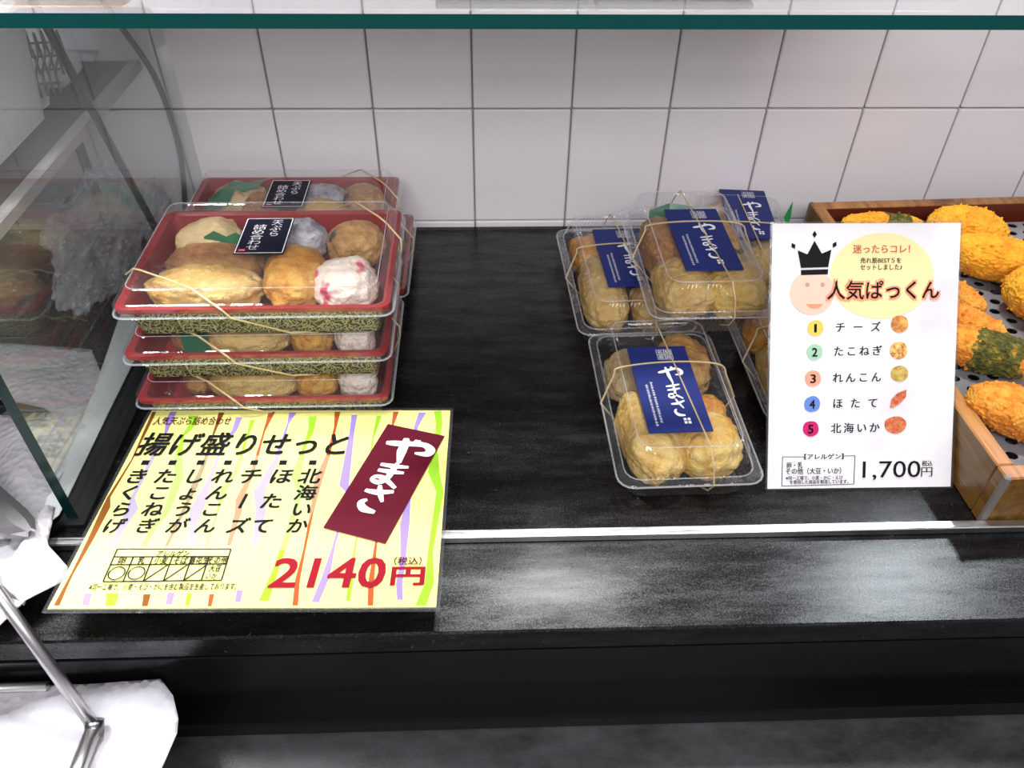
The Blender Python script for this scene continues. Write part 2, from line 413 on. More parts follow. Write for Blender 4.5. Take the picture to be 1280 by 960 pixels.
def blob(name, c, r, mat, label, cat, rz=0.0, seed=0, amp=0.10, freq=1.6, fine=0.02, ffreq=9.0, sub=5, group=None, tilt=0.0, power=2.4, arch=0.0, parent=None):
    """a lumpy piece of fried food about centre c (dm) with radii r"""
    V0, Fc = ICO[sub]; V = []
    sd = Vector((seed * 7.31, seed * 3.7, seed * 1.9))
    for v in V0:
        k = (abs(v.x) ** power + abs(v.y) ** power + abs(v.z) ** power) ** (-1.0 / power)
        d = 1 + amp * noise.fractal(v * freq + sd, 0.8, 2.0, 3) + fine * noise.fractal(v * ffreq + sd, 0.6, 2.0, 3)
        p = v * k * d
        z = p.z * r[2]
        if z < -0.8 * r[2]: z = -0.8 * r[2] + (z + 0.8 * r[2]) * 0.2
        z += arch * (1 - (p.x) ** 2)
        V.append((p.x * r[0], p.y * r[1], z))
    me_o = mesh(name, V, Fc, mat, parent, smooth=True, cat=cat, label=label, group=group)
    me_o.location = Vector(c) * S
    me_o.rotation_euler = (0, tilt, rz)
    return me_o

# ---- print: flat frames carrying lettering
class Frame:
    def __init__(s, O, U, V, lift=0.004):
        s.O = Vector(O); s.U = Vector(U).normalized(); s.V = (Vector(V) - s.U * Vector(V).dot(s.U)).normalized()
        s.n = s.U.cross(s.V); s.lift = lift; s.acc = {}
    def p(s, u, v, k=1.0): return s.O + s.U * u + s.V * v + s.n * (s.lift * k)
    def px(s, x, y):
        q = atplane(x, y, s.O, s.n) - s.O; return q.dot(s.U), q.dot(s.V)
    def add(s, key, pts, faces, k=1.0):
        V, Fc = s.acc.setdefault(key, ([], [])); b = len(V)
        V += [s.p(u, v, k) for u, v in pts]; Fc += [tuple(i + b for i in f) for f in faces]
    def poly(s, key, pts, k=1.0): s.add(key, pts, [tuple(range(len(pts)))], k)
    def build(s, parent, names):
        for key, (V, Fc) in s.acc.items():
            mesh(names.get(key, 'lettering'), V, Fc, M[key], parent, world=True)
def glyph_mesh(text, bold=0.0, cache={}):
    if (text, bold) in cache: return cache[(text, bold)]
    cu = bpy.data.curves.new('t', 'FONT'); cu.body = text; cu.resolution_u = 3; cu.offset = bold
    o = bpy.data.objects.new('t', cu); COL.objects.link(o)
    bpy.context.view_layer.update()
    me = bpy.data.meshes.new_from_object(o.evaluated_get(bpy.context.evaluated_depsgraph_get()))
    V = [(v.co.x, v.co.y) for v in me.vertices]; Fc = [tuple(p.vertices) for p in me.polygons]
    bpy.data.objects.remove(o); bpy.data.curves.remove(cu); bpy.data.meshes.remove(me)
    cache[(text, bold)] = (V, Fc); return V, Fc
def text_box(fr, key, text, u0, v0, u1, v1, bold=0.0, shear=0.0, k=1.0, keep=False, vflip=1):
    V, Fc = glyph_mesh(text, 0.0)
    if not V: return
    if bold > 0:
        e = bold * 1.5; n0 = len(V); V0, F0 = V, Fc
        for q_, (dx, dy) in enumerate(((-e, -e), (e, -e), (e, e), (-e, e))):
            text_box_raw(fr, key, [(x + dx, y + dy) for x, y in V0], F0, V0, u0, v0, u1, v1, shear, k + .12 * (q_ + 1), keep)
        return
    text_box_raw(fr, key, V, Fc, V, u0, v0, u1, v1, shear, k, keep)
def text_box_raw(fr, key, V, Fc, Vref, u0, v0, u1, v1, shear, k, keep):
    x0 = min(v[0] for v in Vref); x1 = max(v[0] for v in Vref); y0 = min(v[1] for v in Vref); y1 = max(v[1] for v in Vref)
    if keep: # a single character keeps its em box
        x0, x1, y0, y1 = 0.0, 1.0, -0.12, 0.88
    P = []
    for x, y in V:
        a = (x - x0) / max(x1 - x0, 1e-6); b = (y - y0) / max(y1 - y0, 1e-6)
        P.append((u0 + (u1 - u0) * a + shear * (b - 0.5) * (v1 - v0), v0 + (v1 - v0) * b))
    fr.add(key, P, Fc, k)
def text_px(fr, key, text, xl, xr, yt, yb, bold=0.0, shear=0.0, k=1.0, keep=False, dy=0.0):
    """text fitted to a box measured on the plane of the frame"""
    ym = (yt + yb) / 2; xm = (xl + xr) / 2
    u0 = fr.px(xl, ym)[0]; u1 = fr.px(xr, ym + dy)[0]; v1 = fr.px(xm, yt)[1]; v0 = fr.px(xm, yb)[1]
    text_box(fr, key, text, u0, v0, u1, v1, bold, shear, k, keep)
def char_px(fr, key, ch, x, y, h, bold=0.0, k=1.0, wx=1.0, shear=0.0):
    """one character of em height h (px) about pixel x, y"""
    u, v = fr.px(x, y); v1 = fr.px(x, y - h / 2)[1]; v0 = fr.px(x, y + h / 2)[1]; hh = (v1 - v0) / 2
    text_box(fr, key, ch, u - hh * wx, v0, u + hh * wx, v1, bold, shear, k, keep=True)
def line2(fr, key, a, b, w, k=1.0):
    a = Vector(a); b = Vector(b); d = (b - a).normalized(); n = Vector((-d.y, d.x)) * w / 2
    fr.poly(key, [tuple(a - n), tuple(b - n), tuple(b + n), tuple(a + n)], k)
BRUSH = {
 'ya': [([(0.00, 0.34), (0.18, 0.30), (0.50, 0.20), (0.80, 0.13), (0.98, 0.26), (0.95, 0.44), (0.70, 0.50)], [.05, .09, .08, .08, .10, .09, .03]),
        ([(0.36, 0.02), (0.40, 0.22), (0.42, 0.55), (0.50, 0.98)], [.05, .09, .10, .04]),
        ([(0.62, 0.00), (0.62, 0.12), (0.56, 0.24)], [.06, .08, .03])],
 'ma': [([(0.10, 0.18), (0.50, 0.14), (0.92, 0.06)], [.05, .08, .04]),
        ([(0.12, 0.42), (0.50, 0.38), (0.88, 0.32)], [.05, .08, .04]),
        ([(0.55, -.02), (0.54, 0.30), (0.50, 0.66), (0.34, 0.88), (0.12, 0.84), (0.18, 0.68), (0.45, 0.70), (0.88, 0.96)], [.05, .09, .09, .08, .06, .06, .08, .05])],
 'sa': [([(0.08, 0.28), (0.45, 0.26), (0.92, 0.10)], [.05, .09, .05]),
        ([(0.42, -.02), (0.55, 0.25), (0.76, 0.56)], [.05, .09, .04]),
        ([(0.30, 0.60), (0.18, 0.76), (0.34, 0.94), (0.72, 0.98)], [.04, .10, .11, .05])]}
def brush(fr, key, corners, k=2.0, fat=1.0):
    """the brushed shop lettering, top to bottom, in the quad corners = TL, TR, BR, BL (frame uv)"""
    TL, TR, BR, BL = [Vector(c) for c in corners]
    def mp(a, b): return TL * (1 - a) * (1 - b) + TR * a * (1 - b) + BR * a * b + BL * (1 - a) * b
    cells = [('ya', 0.0, 1.0, 0.00, 0.36), ('ma', 0.08, 0.80, 0.36, 0.68), ('sa', 0.10, 0.78, 0.68, 1.0)]
    for nm, a0, a1, b0, b1 in cells:
        for pts, ws in BRUSH[nm]:
            k += .12
            P = smoothpts([(x, y, 0) for x, y in pts], 5); n = len(P)
            L, R = [], []
            for i, p in enumerate(P):
                q = (P[min(i + 1, n - 1)] - P[max(i - 1, 0)]).normalized()
                t_ = i / (n - 1) * (len(ws) - 1); j = min(int(t_), len(ws) - 2); wd = (ws[j] + (ws[j + 1] - ws[j]) * (t_ - j)) * fat
                for lst, sgn in ((L, 1), (R, -1)):
                    x = p.x - q.y * wd * sgn * 0.9; y = p.y + q.x * wd * sgn
                    lst.append(mp(a0 + (a1 - a0) * x, b0 + (b1 - b0) * y))
            V = [tuple(v) for v in L] + [tuple(v) for v in R]
            fr.add(key, V, [(i, i + 1, n + i + 1, n + i) for i in range(n - 1)], k)

ZS = -1.3375          # top of the counter board
# ================================================================== SETTING
wall = mesh('wall_back', *boxg(-5, 13, 0.03, 0.6, -3.0, 5.2), M['grout'], kind='structure')
rows = [(-1.6, -1.275), (-1.275, 0.0), (0.0, 1.275), (1.275, 2.55), (2.55, 3.825), (3.825, 5.1)]
g = 0.009
proto = {}
for ri, (z0, z1) in enumerate(rows):
    for i in range(-5, 13):
        h = round(z1 - z0, 3)
        if h not in proto:
            V, Fc = cbox(g, 1 - g, -0.012, 0.08, g, h - g, 0.012)
            o = mesh('tile', V, Fc, M['tile'], wall); proto[h] = o
        else:
            o = proto[h].copy(); COL.objects.link(o); o.parent = wall
        rnd = random.Random(i * 31 + ri)
        o.location = Vector((i, rnd.uniform(-0.002, 0.002), z0)) * S
        o.rotation_euler = (rnd.uniform(-.0015, .0015), 0, rnd.uniform(-.0015, .0015))

# counter
counter = thing('display_counter', (3, -2.5, -2.7), 'long black display counter that carries all the food boxes', 'counter')
V, Fc = cbox(-6, 13, -5.08, -0.015, ZS - 0.22, ZS, 0.014)
mesh('counter_board', V, Fc, M['board'], counter, world=True)
V, Fc = boxg(-6, 13, -4.365, -4.305, ZS, ZS + 0.085)
mesh('metal_strip', *cbox(-6, 13, -4.37, -4.30, ZS, ZS + 0.07, 0.008), M['steel'], counter, world=True, label='thin steel strip along the counter front')
mesh('front_panel', *boxg(-6, 13, -5.03, -4.9, -2.45, ZS - 0.24), M['board_gloss'], counter, world=True)
mesh('front_panel_groove', *cbox(-6, 13, -5.055, -5.03, -1.80, -1.62, 0.006), M['board_gloss'], counter, world=True)
mesh('lower_lip', *cbox(-6, 13, -5.17, -4.9, -2.52, -2.36, 0.02), M['board_gloss'], counter, world=True)
mesh('lower_ledge', *cbox(-6, 13, -8.5, -4.9, -2.75, -2.52, 0.02), M['ledge'], counter, world=True)

# side glass and the glass shelf above
sg = thing('side_glass', (-0.9, -2, ZS), 'upright clear glass side panel left of the red boxes', 'glass panel')
V, Fc = boxg(-0.94, -0.86, -4.10, -0.02, ZS + 0.02, 1.80)
fm = [0, 0, 1, 0, 0, 0]
mesh('glass_pane', V, Fc, None, sg, world=True, mats=[M['glass'], M['glass_edge_dark']], fm=fm)
mesh('glass_channel', *cbox(-0.99, -0.80, -4.16, -0.02, ZS, ZS + 0.035, 0.006), M['blackrod'], sg, world=True, label='black channel holding the glass')
gs = thing('glass_shelf', (3, -1.6, 1.8), 'clear glass shelf with a thick green front edge across the top', 'glass shelf')
V, Fc = boxg(-5, 12, -3.20, -0.02, 1.806, 1.886)
mesh('glass_sheet', V, Fc, None, gs, world=True, mats=[M['glass'], M['glass_edge']], fm=[0, 0, 1, 1, 1, 1])

# ================================================================== BENTO BOXES
def bento(loc, rz, label, ncord=True, group='red rimmed bento boxes'):
    t = thing('bento_box', loc, label, 'bento box', group, rotz=rz)
    V, Fc = loft([rrect(1.76, 1.18, .05, 0), rrect(1.78, 1.20, .05, .01), rrect(1.90, 1.32, .06, .27), rrect(1.92, 1.34, .06, .27)], cap0=True)
    mesh('tray_body', V, Fc, M['hatch'], t)
    V, Fc = loft([rrect(1.92, 1.34, .06, .268), rrect(1.985, 1.405, .07, .268), rrect(1.99, 1.41, .07, .28), rrect(1.985, 1.405, .07, .306), rrect(1.93, 1.35, .07, .312),
                  rrect(1.88, 1.30, .07, .295), rrect(1.86, 1.28, .07, .26), rrect(1.74, 1.16, .07, .03)], cap1=True)
    mesh('tray_liner', V, Fc, M['red'], t, smooth=False, label='glossy red inner tray and rim')
    V, Fc = loft([rrect(2.035, 1.455, .09, .245), rrect(2.02, 1.44, .09, .25), rrect(2.015, 1.435, .09, .322), rrect(1.95, 1.37, .08, .325), rrect(1.93, 1.35, .08, .33),
                  rrect(1.83, 1.26, .08, .425), rrect(1.81, 1.24, .08, .43), rrect(1.78, 1.21, .08, .43), rrect(1.76, 1.19, .08, .422)], cap1=True)
    mesh('lid', V, Fc, M['pet'], t, label='clear plastic lid')
    V, Fc = tube([p for p in rrect(2.035, 1.455, .09, .245, 4)], .009, 5, closed=True)
    V2, F2 = tube([p for p in rrect(1.81, 1.24, .08, .432, 4)], .004, 4, closed=True)
    mesh('lid_edge', *join((V, Fc), (V2, F2)), M['pet_rim'], t)
    P = [(-1.02, -0.28, .33), (-.92, -.34, .42), (-.86, -.38, .437), (-.60, -.52, .437), (-.42, -.62, .43), (-.20, -.735, .32), (-.15, -.735, .25), (.22, -.62, .02), (.42, -.58, -.004)]
    Q = [(.30, .58, -.004), (.30, .735, .25), (.46, .735, .32), (.62, .62, .43), (.84, .36, .437), (.91, .28, .42), (1.02, .20, .32), (1.02, .16, .25), (.90, -.02, .02), (.80, -.1, -.004)]
    mesh('elastic_cord', *tube(P, .0075, 5), M['gold'], t)
    mesh('elastic_cord', *tube(Q, .0075, 5), M['gold'], t)
    return t
def bento_label(t, cx, cy):
    z = .4305
    fr = Frame((cx, cy, z), (1, 0, 0), (0, 1, 0), 0.003)
    L = mesh('label_sticker', *boxg(cx - .19, cx + .19, cy - .265, cy + .265, z, z + .004), M['nearblack'], t, label='black label with white writing')
    fr.O = Vector((cx, cy, z + .004))
    for a, b in (((-.18, -.255), (.18, -.255)), ((.18, -.255), (.18, .255)), ((.18, .255), (-.18, .255)), ((-.18, .255), (-.18, -.255))):
        line2(fr, 'white_ink', a, b, .007)
    for i, ch in enumerate('天ぷら'): text_box(fr, 'white_ink', ch, .02, .15 - i * .085, .115, .24 - i * .085, 0.0, keep=True)
    for i, ch in enumerate('詰め合わせ'): text_box(fr, 'white_ink', ch, -.115, .085 - i * .075, -.015 + .01, .165 - i * .075, 0.0, keep=True)
    fr.poly('price_red', [(-.165, -.245), (-.10, -.245), (-.10, -.19), (-.165, -.19)])
    line2(fr, 'white_ink', (-.155, -.218), (-.11, -.218), .008, 2)
    for key, (V, Fc) in fr.acc.items():
        # local coordinates: the label is a part, its print a sub-part
        mesh('seal' if key == 'price_red' else 'lettering', V, Fc, M[key], L)

H = 0.434
def food_in(t, items, where, sfx=0):
    """items: (kind, name, x, y, z, rx, ry, rz, rot) in the box's own frame"""
    lx = Vector(t.location) / S; a = t.rotation_euler.z
    for n_, (mk, nm, desc, x, y, z, rx, ry, rzz, rot) in enumerate(items):
        X = lx.x + x * math.cos(a) - y * math.sin(a); Y = lx.y + x * math.sin(a) + y * math.cos(a)
        blob(nm, (X, Y, lx.z + z), (rx, ry, rzz), F[mk], desc + ' ' + where, 'fried food', rz=a + rot, seed=n_ + sfx * 11 + 1, amp=.10, fine=.035, ffreq=5, sub=5)
def baran(pts, name, label, mat, zamp=.02):
    V = [Vector(p) for p in pts]; n = len(V) // 2
    Fc = [(i, i + 1, n + i + 1, n + i) for i in range(n - 1)]
    o = mesh(name, V, Fc, mat, cat='garnish', label=label)
    so = o.modifiers.new('s', 'SOLIDIFY'); so.thickness = .0006
    return o

front = []
for k, (xc, yc, rz) in enumerate([(0.325, -2.46, 0.0), (0.345, -2.43, 0.008), (0.405, -2.435, 0.003)]):
    lab = ['bottom red rimmed bento box of the front stack, just behind the yellow sign', 'middle red rimmed bento box of the front stack',
           'topmost bento box of the front stack, with black label and pink fish cake'][k]
    t = bento((xc, yc, ZS + .004 + k * H), rz, lab); front.append(t)
bento_label(front[2], -.03, .09)
rear = []
for k, (xc, yc, rz) in enumerate([(0.36, -0.985, -0.004), (0.245, -0.985, 0.0)]):
    lab = ['lower red rimmed bento box of the rear stack, seen only at its right edge', 'upper bento box of the rear stack, with black label and broad green leaf'][k]
    rear.append(bento((xc, yc, ZS + .004 + k * H), rz, lab))
bento_label(rear[1], -.03, .12)

# contents: (material, name, description, x, y, z, rx, ry, rz, rot) in the frame of the box
top_items = [
 ('pale_disc', 'fish_cake', 'round beige fish cake at the rear left', -.56, .36, .22, .26, .23, .16, .1),
 ('brown_flat', 'fish_cake', 'flat brown fish cake behind the long cream roll', -.46, .06, .19, .38, .24, .14, -.1),
 ('cream_roll', 'tempura_roll', 'long pale yellow tempura roll at the front left', -.44, -.32, .21, .43, .20, .175, -.02),
 ('orange_ball', 'tempura_ball', 'golden orange tempura ball at the front middle', .22, -.18, .22, .24, .32, .18, .1),
 ('eggplant', 'fish_cake', 'grey and white fish cake behind the golden ball', .19, .37, .22, .20, .18, .16, .0),
 ('brown_dark', 'fish_cake', 'brown lumpy fish cake at the rear right', .64, .28, .22, .23, .22, .18, .3),
 ('pink', 'fish_cake', 'white and pink ginger fish cake at the front right', .62, -.28, .21, .25, .25, .185, .2)]
food_in(front[2], top_items, 'of the topmost front box', 2)
low_items = [
 ('brown_flat', 'fish_cake', 'brown fish cake at the left', -.62, -.05, .18, .16, .40, .15, 0),
 ('cream_roll', 'tempura_roll', 'long beige tempura roll along the front', -.16, -.36, .21, .36, .17, .18, 0),
 ('orange_ball', 'tempura_ball', 'tan tempura ball right of the long roll', .36, -.34, .21, .17, .19, .18, .1),
 ('pink', 'fish_cake', 'pale pink fish cake at the right end', .70, -.33, .21, .16, .20, .18, .2)]
food_in(front[1], low_items, 'of the middle front box', 1)
food_in(front[0], low_items, 'of the bottom front box', 0)
rear_items = [
 ('pale_disc', 'fish_cake', 'beige fish cake wrapped by the green leaf at the left', -.56, .36, .22, .27, .22, .17, .1),
 ('brown_flat', 'fish_cake', 'small brown fish cake beside the green leaf', -.34, .20, .21, .17, .15, .17, .1),
 ('eggplant', 'fish_cake', 'grey and white fish cake right of the black label', .28, .33, .22, .22, .20, .17, .0),
 ('yellow_ball', 'tempura_ball', 'pale yellow tempura ball in front of the grey fish cake', .28, .02, .21, .26, .18, .18, .1),
 ('brown_dark', 'fish_cake', 'brown fish cake with dark root bits at the right', .67, .28, .22, .21, .26, .18, .3)]
food_in(rear[1], rear_items, 'of the upper rear box', 3)
food_in(rear[0], [('brown_dark', 'fish_cake', 'brown fish cake by the right wall', .70, .15, .22, .17, .30, .18, .1)], 'of the lower rear box', 4)
# green leaves
b = Vector(front[2].location) / S
def leaf_local(b, base, name_label):
    n = 7; top = []; bot = []
    for i in range(n):
        u = i / (n - 1); x = base[0] + (base[2] - base[0]) * u; y = base[1] + (base[3] - base[1]) * u
        hgt = .33 + (.05 if i % 2 else .0)
        top.append((b.x + x, b.y + y + .02 * math.sin(u * 5), b.z + hgt + .03)); bot.append((b.x + x, b.y + y - .03, b.z + .12))
    baran(bot + top, 'plastic_leaf', name_label, M['leaf'])
leaf_local(b, (-.55, .20, -.02, .13), 'thin green plastic leaf between the beige and brown fish cakes of the topmost front box')
b2 = Vector(rear[1].location) / S
V = [(-.84, .12, .24), (-.72, .08, .30), (-.60, .10, .34), (-.84, .25, .30), (-.70, .28, .40), (-.56, .26, .41), (-.78, .36, .33), (-.62, .42, .41), (-.44, .40, .41), (-.22, .52, .40), (-.30, .44, .41), (-.48, .22, .40), (-.36, .30, .41)]
V = [Vector(v) + b2 for v in V]
o = mesh('plastic_leaf', V, [(0, 1, 4, 3), (1, 2, 5, 4), (3, 4, 7, 6), (4, 5, 8, 7), (8, 5, 12, 10), (8, 10, 9), (5, 11, 12)], M['leaf'], cat='garnish',
         label='broad green plastic leaf over the left fish cake of the upper rear box')
b3 = Vector(front[1].location) / S
V, Fc = boxg(b3.x - .60, b3.x - .40, b3.y - .52, b3.y - .50, b3.z + .10, b3.z + .36)
mesh('plastic_leaf', V, Fc, M['leaf'], cat='garnish', label='dark green plastic leaf at the front left of the middle front box')

# ================================================================== CLEAR PACKS
def pack(loc, rz, label, tilt=(0, 0), W=1.08, L=1.80, lab=None, hl=.25, hb=.22):
    t = thing('food_pack', loc, label, 'food pack', 'clear packs with blue labels', rot=(tilt[0], tilt[1], rz))
    def lp(w, l, z, wv=0.0, r=.12): return rrect(w, l, r, z, 5, wv, side=36)
    V, Fc = loft([lp(W - .28, L - .28, 0), lp(W - .20, L - .20, .0), lp(W - .17, L - .17, .02, .010), lp(W - .13, L - .13, hb - .03, .010), lp(W - .11, L - .11, hb), lp(W - .02, L - .02, hb), lp(W, L, hb - .012)], cap0=True)
    mesh('pack_base', V, Fc, M['pet_pack'], t, label='clear plastic base')
    V, Fc = loft([lp(W + .01, L + .01, hb - .005), lp(W - .01, L - .01, hb + .014), lp(W - .10, L - .10, hb + .014), lp(W - .11, L - .11, hb + .03, .009), lp(W - .22, L - .22, hb + hl - .045, .009), lp(W - .25, L - .25, hb + hl - .01),
                  lp(W - .31, L - .31, hb + hl), lp(W - .36, L - .36, hb + hl), lp(W - .38, L - .38, hb + hl - .012)], cap1=True)
    mesh('pack_lid', V, Fc, M['pet_pack'], t, label='clear plastic lid')
    r1 = tube(rrect(W + .01, L + .01, .12, hb - .004, 4), .008, 5, closed=True)
    r2 = tube(rrect(W - .30, L - .30, .12, hb + hl + .001, 4), .005, 4, closed=True)
    r3 = tube(rrect(W - .11, L - .11, .12, hb + .016, 4), .006, 4, closed=True)
    mesh('pack_edge', *join(r1, r2, r3), M['pet_rim'], t)
    zt = hb + hl + .003
    lx, ly = lab or (0, 0)
    Ls = mesh('label_sticker', *boxg(lx - .24, lx + .24, ly - .495, ly + .495, zt - .012, zt), M['navy'], t, label='deep blue label with brushed white writing')
    fr = Frame((lx, ly, zt), (1, 0, 0), (0, 1, 0), 0.003)
    cs = [(lx_, ly_) for lx_, ly_ in ((-.045, .235), (.145, .235), (.145, -.335), (-.045, -.335))]
    brush(fr, 'white_ink', cs, 1.0, 0.85)
    for i, ch in enumerate('釧路名産'):
        cx = (.10, .10, .035, .035)[i] - .015; cy = (.42, .355, .42, .355)[i]
        text_box(fr, 'white_ink', ch, cx - .026, cy - .026, cx + .026, cy + .026, 0, keep=True)
        for a_, b_ in (((-.03, -.03), (.03, -.03)), ((.03, -.03), (.03, .03)), ((.03, .03), (-.03, .03)), ((-.03, .03), (-.03, -.03))):
            line2(fr, 'white_ink', (cx + a_[0], cy + a_[1]), (cx + b_[0], cy + b_[1]), .003)
    rnd = random.Random(5)
    for col, x0 in ((0, -.125), (1, -.165)):
        y = .05 - col * .03
        while y > -.43 + (0.03 * (1 - col)):
            hgt = rnd.uniform(.012, .022)
            for q in range(2):
                line2(fr, 'white_ink', (x0 - .010, y - q * .009), (x0 + .010, y - q * .009 + rnd.uniform(-.006, .006)), .0035)
            line2(fr, 'white_ink', (x0 + rnd.uniform(-.008, .008), y + .004), (x0, y - hgt), .0035)
            y -= hgt + .010
    for cx, cy in ((.055, -.37), (.055, -.405), (.085, -.37), (.085, -.405)):
        fr.poly('white_ink', [(cx - .011, cy - .013), (cx + .011, cy - .013), (cx + .011, cy + .013), (cx - .011, cy + .013)])
    for key, (V, Fc) in fr.acc.items(): mesh('lettering', V, Fc, M[key], Ls)
    w2 = W / 2 + .012; w3 = W / 2 - .14; l2 = L / 2 + .012; l3 = L / 2 - .14
    P = smoothpts([(-w2, .0, hb), (-w2 + .10, .10, hb + hl * .8), (-w3, .14, zt + .004), (0, .19, zt + .006), (w3, .15, zt + .004), (w2 - .08, .08, hb + hl * .7), (w2, .03, hb)], 5)
    P2 = [(w2, .03, hb), (w2 - .1, -.02, .1), (w2 - .2, -.04, -.003)]
    mesh('elastic_cord', *tube(P + P2, .0075, 5), M['gold'], t)
    P = [(-w2, 0, hb), (-w2 + .1, -.04, .1), (-w2 + .2, -.06, -.003)]
    mesh('elastic_cord', *tube(P, .0075, 5), M['gold'], t)
    P = [(-.04, l2, hb), (-.02, l2 - .07, hb + hl * .6), (-.0, l3, zt + .004), (.12, -l3, zt + .004), (.14, -l2 + .06, hb + hl * .6), (.15, -l2, hb), (.14, -l2 + .06, .1), (.12, -l2 + .2, -.003)]
    mesh('elastic_cord', *tube(P, .0065, 5), M['gold'], t)
    return t
def pack_food(t, items, where, sfx=0):
    mw = t.rotation_euler.to_matrix(); lx = Vector(t.location) / S
    for n_, (mk, nm, desc, x, y, z, rx, ry, rzz, rot) in enumerate(items):
        p = lx + mw @ Vector((x, y, z))
        blob(nm, p, (rx, ry, rzz), F[mk], desc + ' ' + where, 'fried food', rz=t.rotation_euler.z + rot, seed=n_ + sfx * 13 + 40, amp=.10, fine=.035, ffreq=5, sub=5, power=2.6)
z0 = ZS + .006
pA = pack((3.575, -3.16, z0), .025, 'clear food pack lying alone in front, nearest the white sign, with fully lit blue label', lab=(-.06, -.10))
pack_food(pA, [
 ('yellow_ball', 'tempura_ball', 'rounded yellow tempura ball at the front right', .19, -.51, .22, .26, .26, .20, .1),
 ('cream_roll', 'tempura_roll', 'long pale tempura roll at the front left', -.24, -.40, .22, .22, .42, .20, .12),
 ('pale_disc', 'fish_cake', 'plain beige fish cake at the rear left', -.20, .38, .16, .26, .30, .14, 0),
 ('herb', 'fish_cake', 'brown fish cake with black seaweed bits at the rear right', .22, .46, .20, .22, .32, .17, 0),
 ('orange_ball', 'fish_cake', 'small orange brown fish cake at the right edge', .30, -.12, .17, .14, .16, .14, 0)], 'of the front pack', 0)
pB = pack((3.44, -1.36, z0), .045, 'clear food pack lying left of the others, half under the upper pack', lab=(.0, -.03))
pack_food(pB, [
 ('pale_gold', 'tempura_roll', 'long pale gold tempura roll at the left', -.24, -.30, .23, .21, .48, .20, .0),
 ('orange_ball', 'fish_cake', 'orange brown fish cake at the rear left', -.24, .38, .21, .20, .26, .18, .2),
 ('pale_gold', 'tempura_ball', 'yellow tempura ball at the front right', .20, -.50, .20, .20, .24, .18, .1),
 ('brown_flat', 'fish_cake', 'brown fish cake at the rear right', .20, .40, .19, .20, .26, .16, 0)], 'of the left pack', 1)
pF = None
pD = pack((4.74, -0.97, z0), -.10, 'clear food pack against the tiles, right behind the upper pack', lab=(.06, .38))
pack_food(pD, [
 ('orange_ball', 'tempura_roll', 'orange tempura roll lying crosswise at the tile side', .02, .66, .24, .36, .16, .18, -.1),
 ('pale_disc', 'fish_cake', 'pale fish cake at the right', .28, .30, .20, .17, .28, .17, 0),
 ('yellow_ball', 'tempura_ball', 'yellow tempura ball beside the white sign', .18, -.30, .22, .26, .26, .19, 0),
 ('herb', 'fish_cake', 'brown fish cake at the left', -.26, .1, .20, .18, .32, .16, 0)], 'of the rear pack', 2)
pE = pack((4.86, -2.66, z0), .02, 'clear food pack mostly hidden behind the white sign', L=1.46, lab=(.10, 0))
pack_food(pE, [
 ('pale_gold', 'tempura_ball', 'pale oval tempura piece at the left', -.26, -.22, .22, .19, .36, .19, 0),
 ('orange_ball', 'tempura_ball', 'orange tempura piece at the rear left', -.22, .40, .2, .22, .2, .18, 0),
 ('yellow_ball', 'tempura_ball', 'yellow tempura ball at the right', .22, 0, .2, .2, .3, .18, 0)], 'of the pack behind the white sign', 3)
pC = pack((3.98, -1.78, ZS + .49), .012, 'clear food pack lying on top of the other packs, with its blue label in shade', lab=(.02, -.08))
pack_food(pC, [
 ('pale_gold', 'tempura_ball', 'pale tempura ball at the front left', -.18, -.46, .22, .25, .30, .20, .1),
 ('yellow_ball', 'tempura_ball', 'pale yellow tempura ball at the front right', .24, -.52, .22, .26, .25, .20, .1),
 ('brown_flat', 'tempura_roll', 'orange brown tempura roll at the left', -.26, .16, .22, .18, .40, .19, 0),
 ('herb', 'fish_cake', 'brown yellow fish cake at the right', .26, .18, .20, .18, .42, .19, 0)], 'of the upper pack', 4)
V = [(-.32, .60, .36), (-.12, .66, .40), (.08, .64, .38), (.16, .58, .32), (-.32, .50, .22), (-.12, .56, .24), (.08, .56, .24), (.16, .52, .22)]
V = [Vector(v) + Vector(pC.location) / S for v in V]
baran(V[:4] + V[4:], 'plastic_leaf', 'dark green plastic leaf at the rear of the upper pack', M['leaf'])
# leaf tip standing by the wall
P = [atz(988, 278, -1.2), atz(1004, 278, -1.2)]
x0 = 5.36
V = [(x0 - .06, -.30, ZS), (x0 + .07, -.30, ZS), (x0 + .075, -.27, -1.10), (x0 + .068, -.24, -.93), (x0 + .02, -.26, -1.06)]
o = mesh('plastic_leaf', V, [(0, 1, 2, 4), (4, 2, 3)], M['leaf_bright'], cat='garnish', label='bright green leaf tip standing behind the white sign by the tiles')
so = o.modifiers.new('s', 'SOLIDIFY'); so.thickness = .001

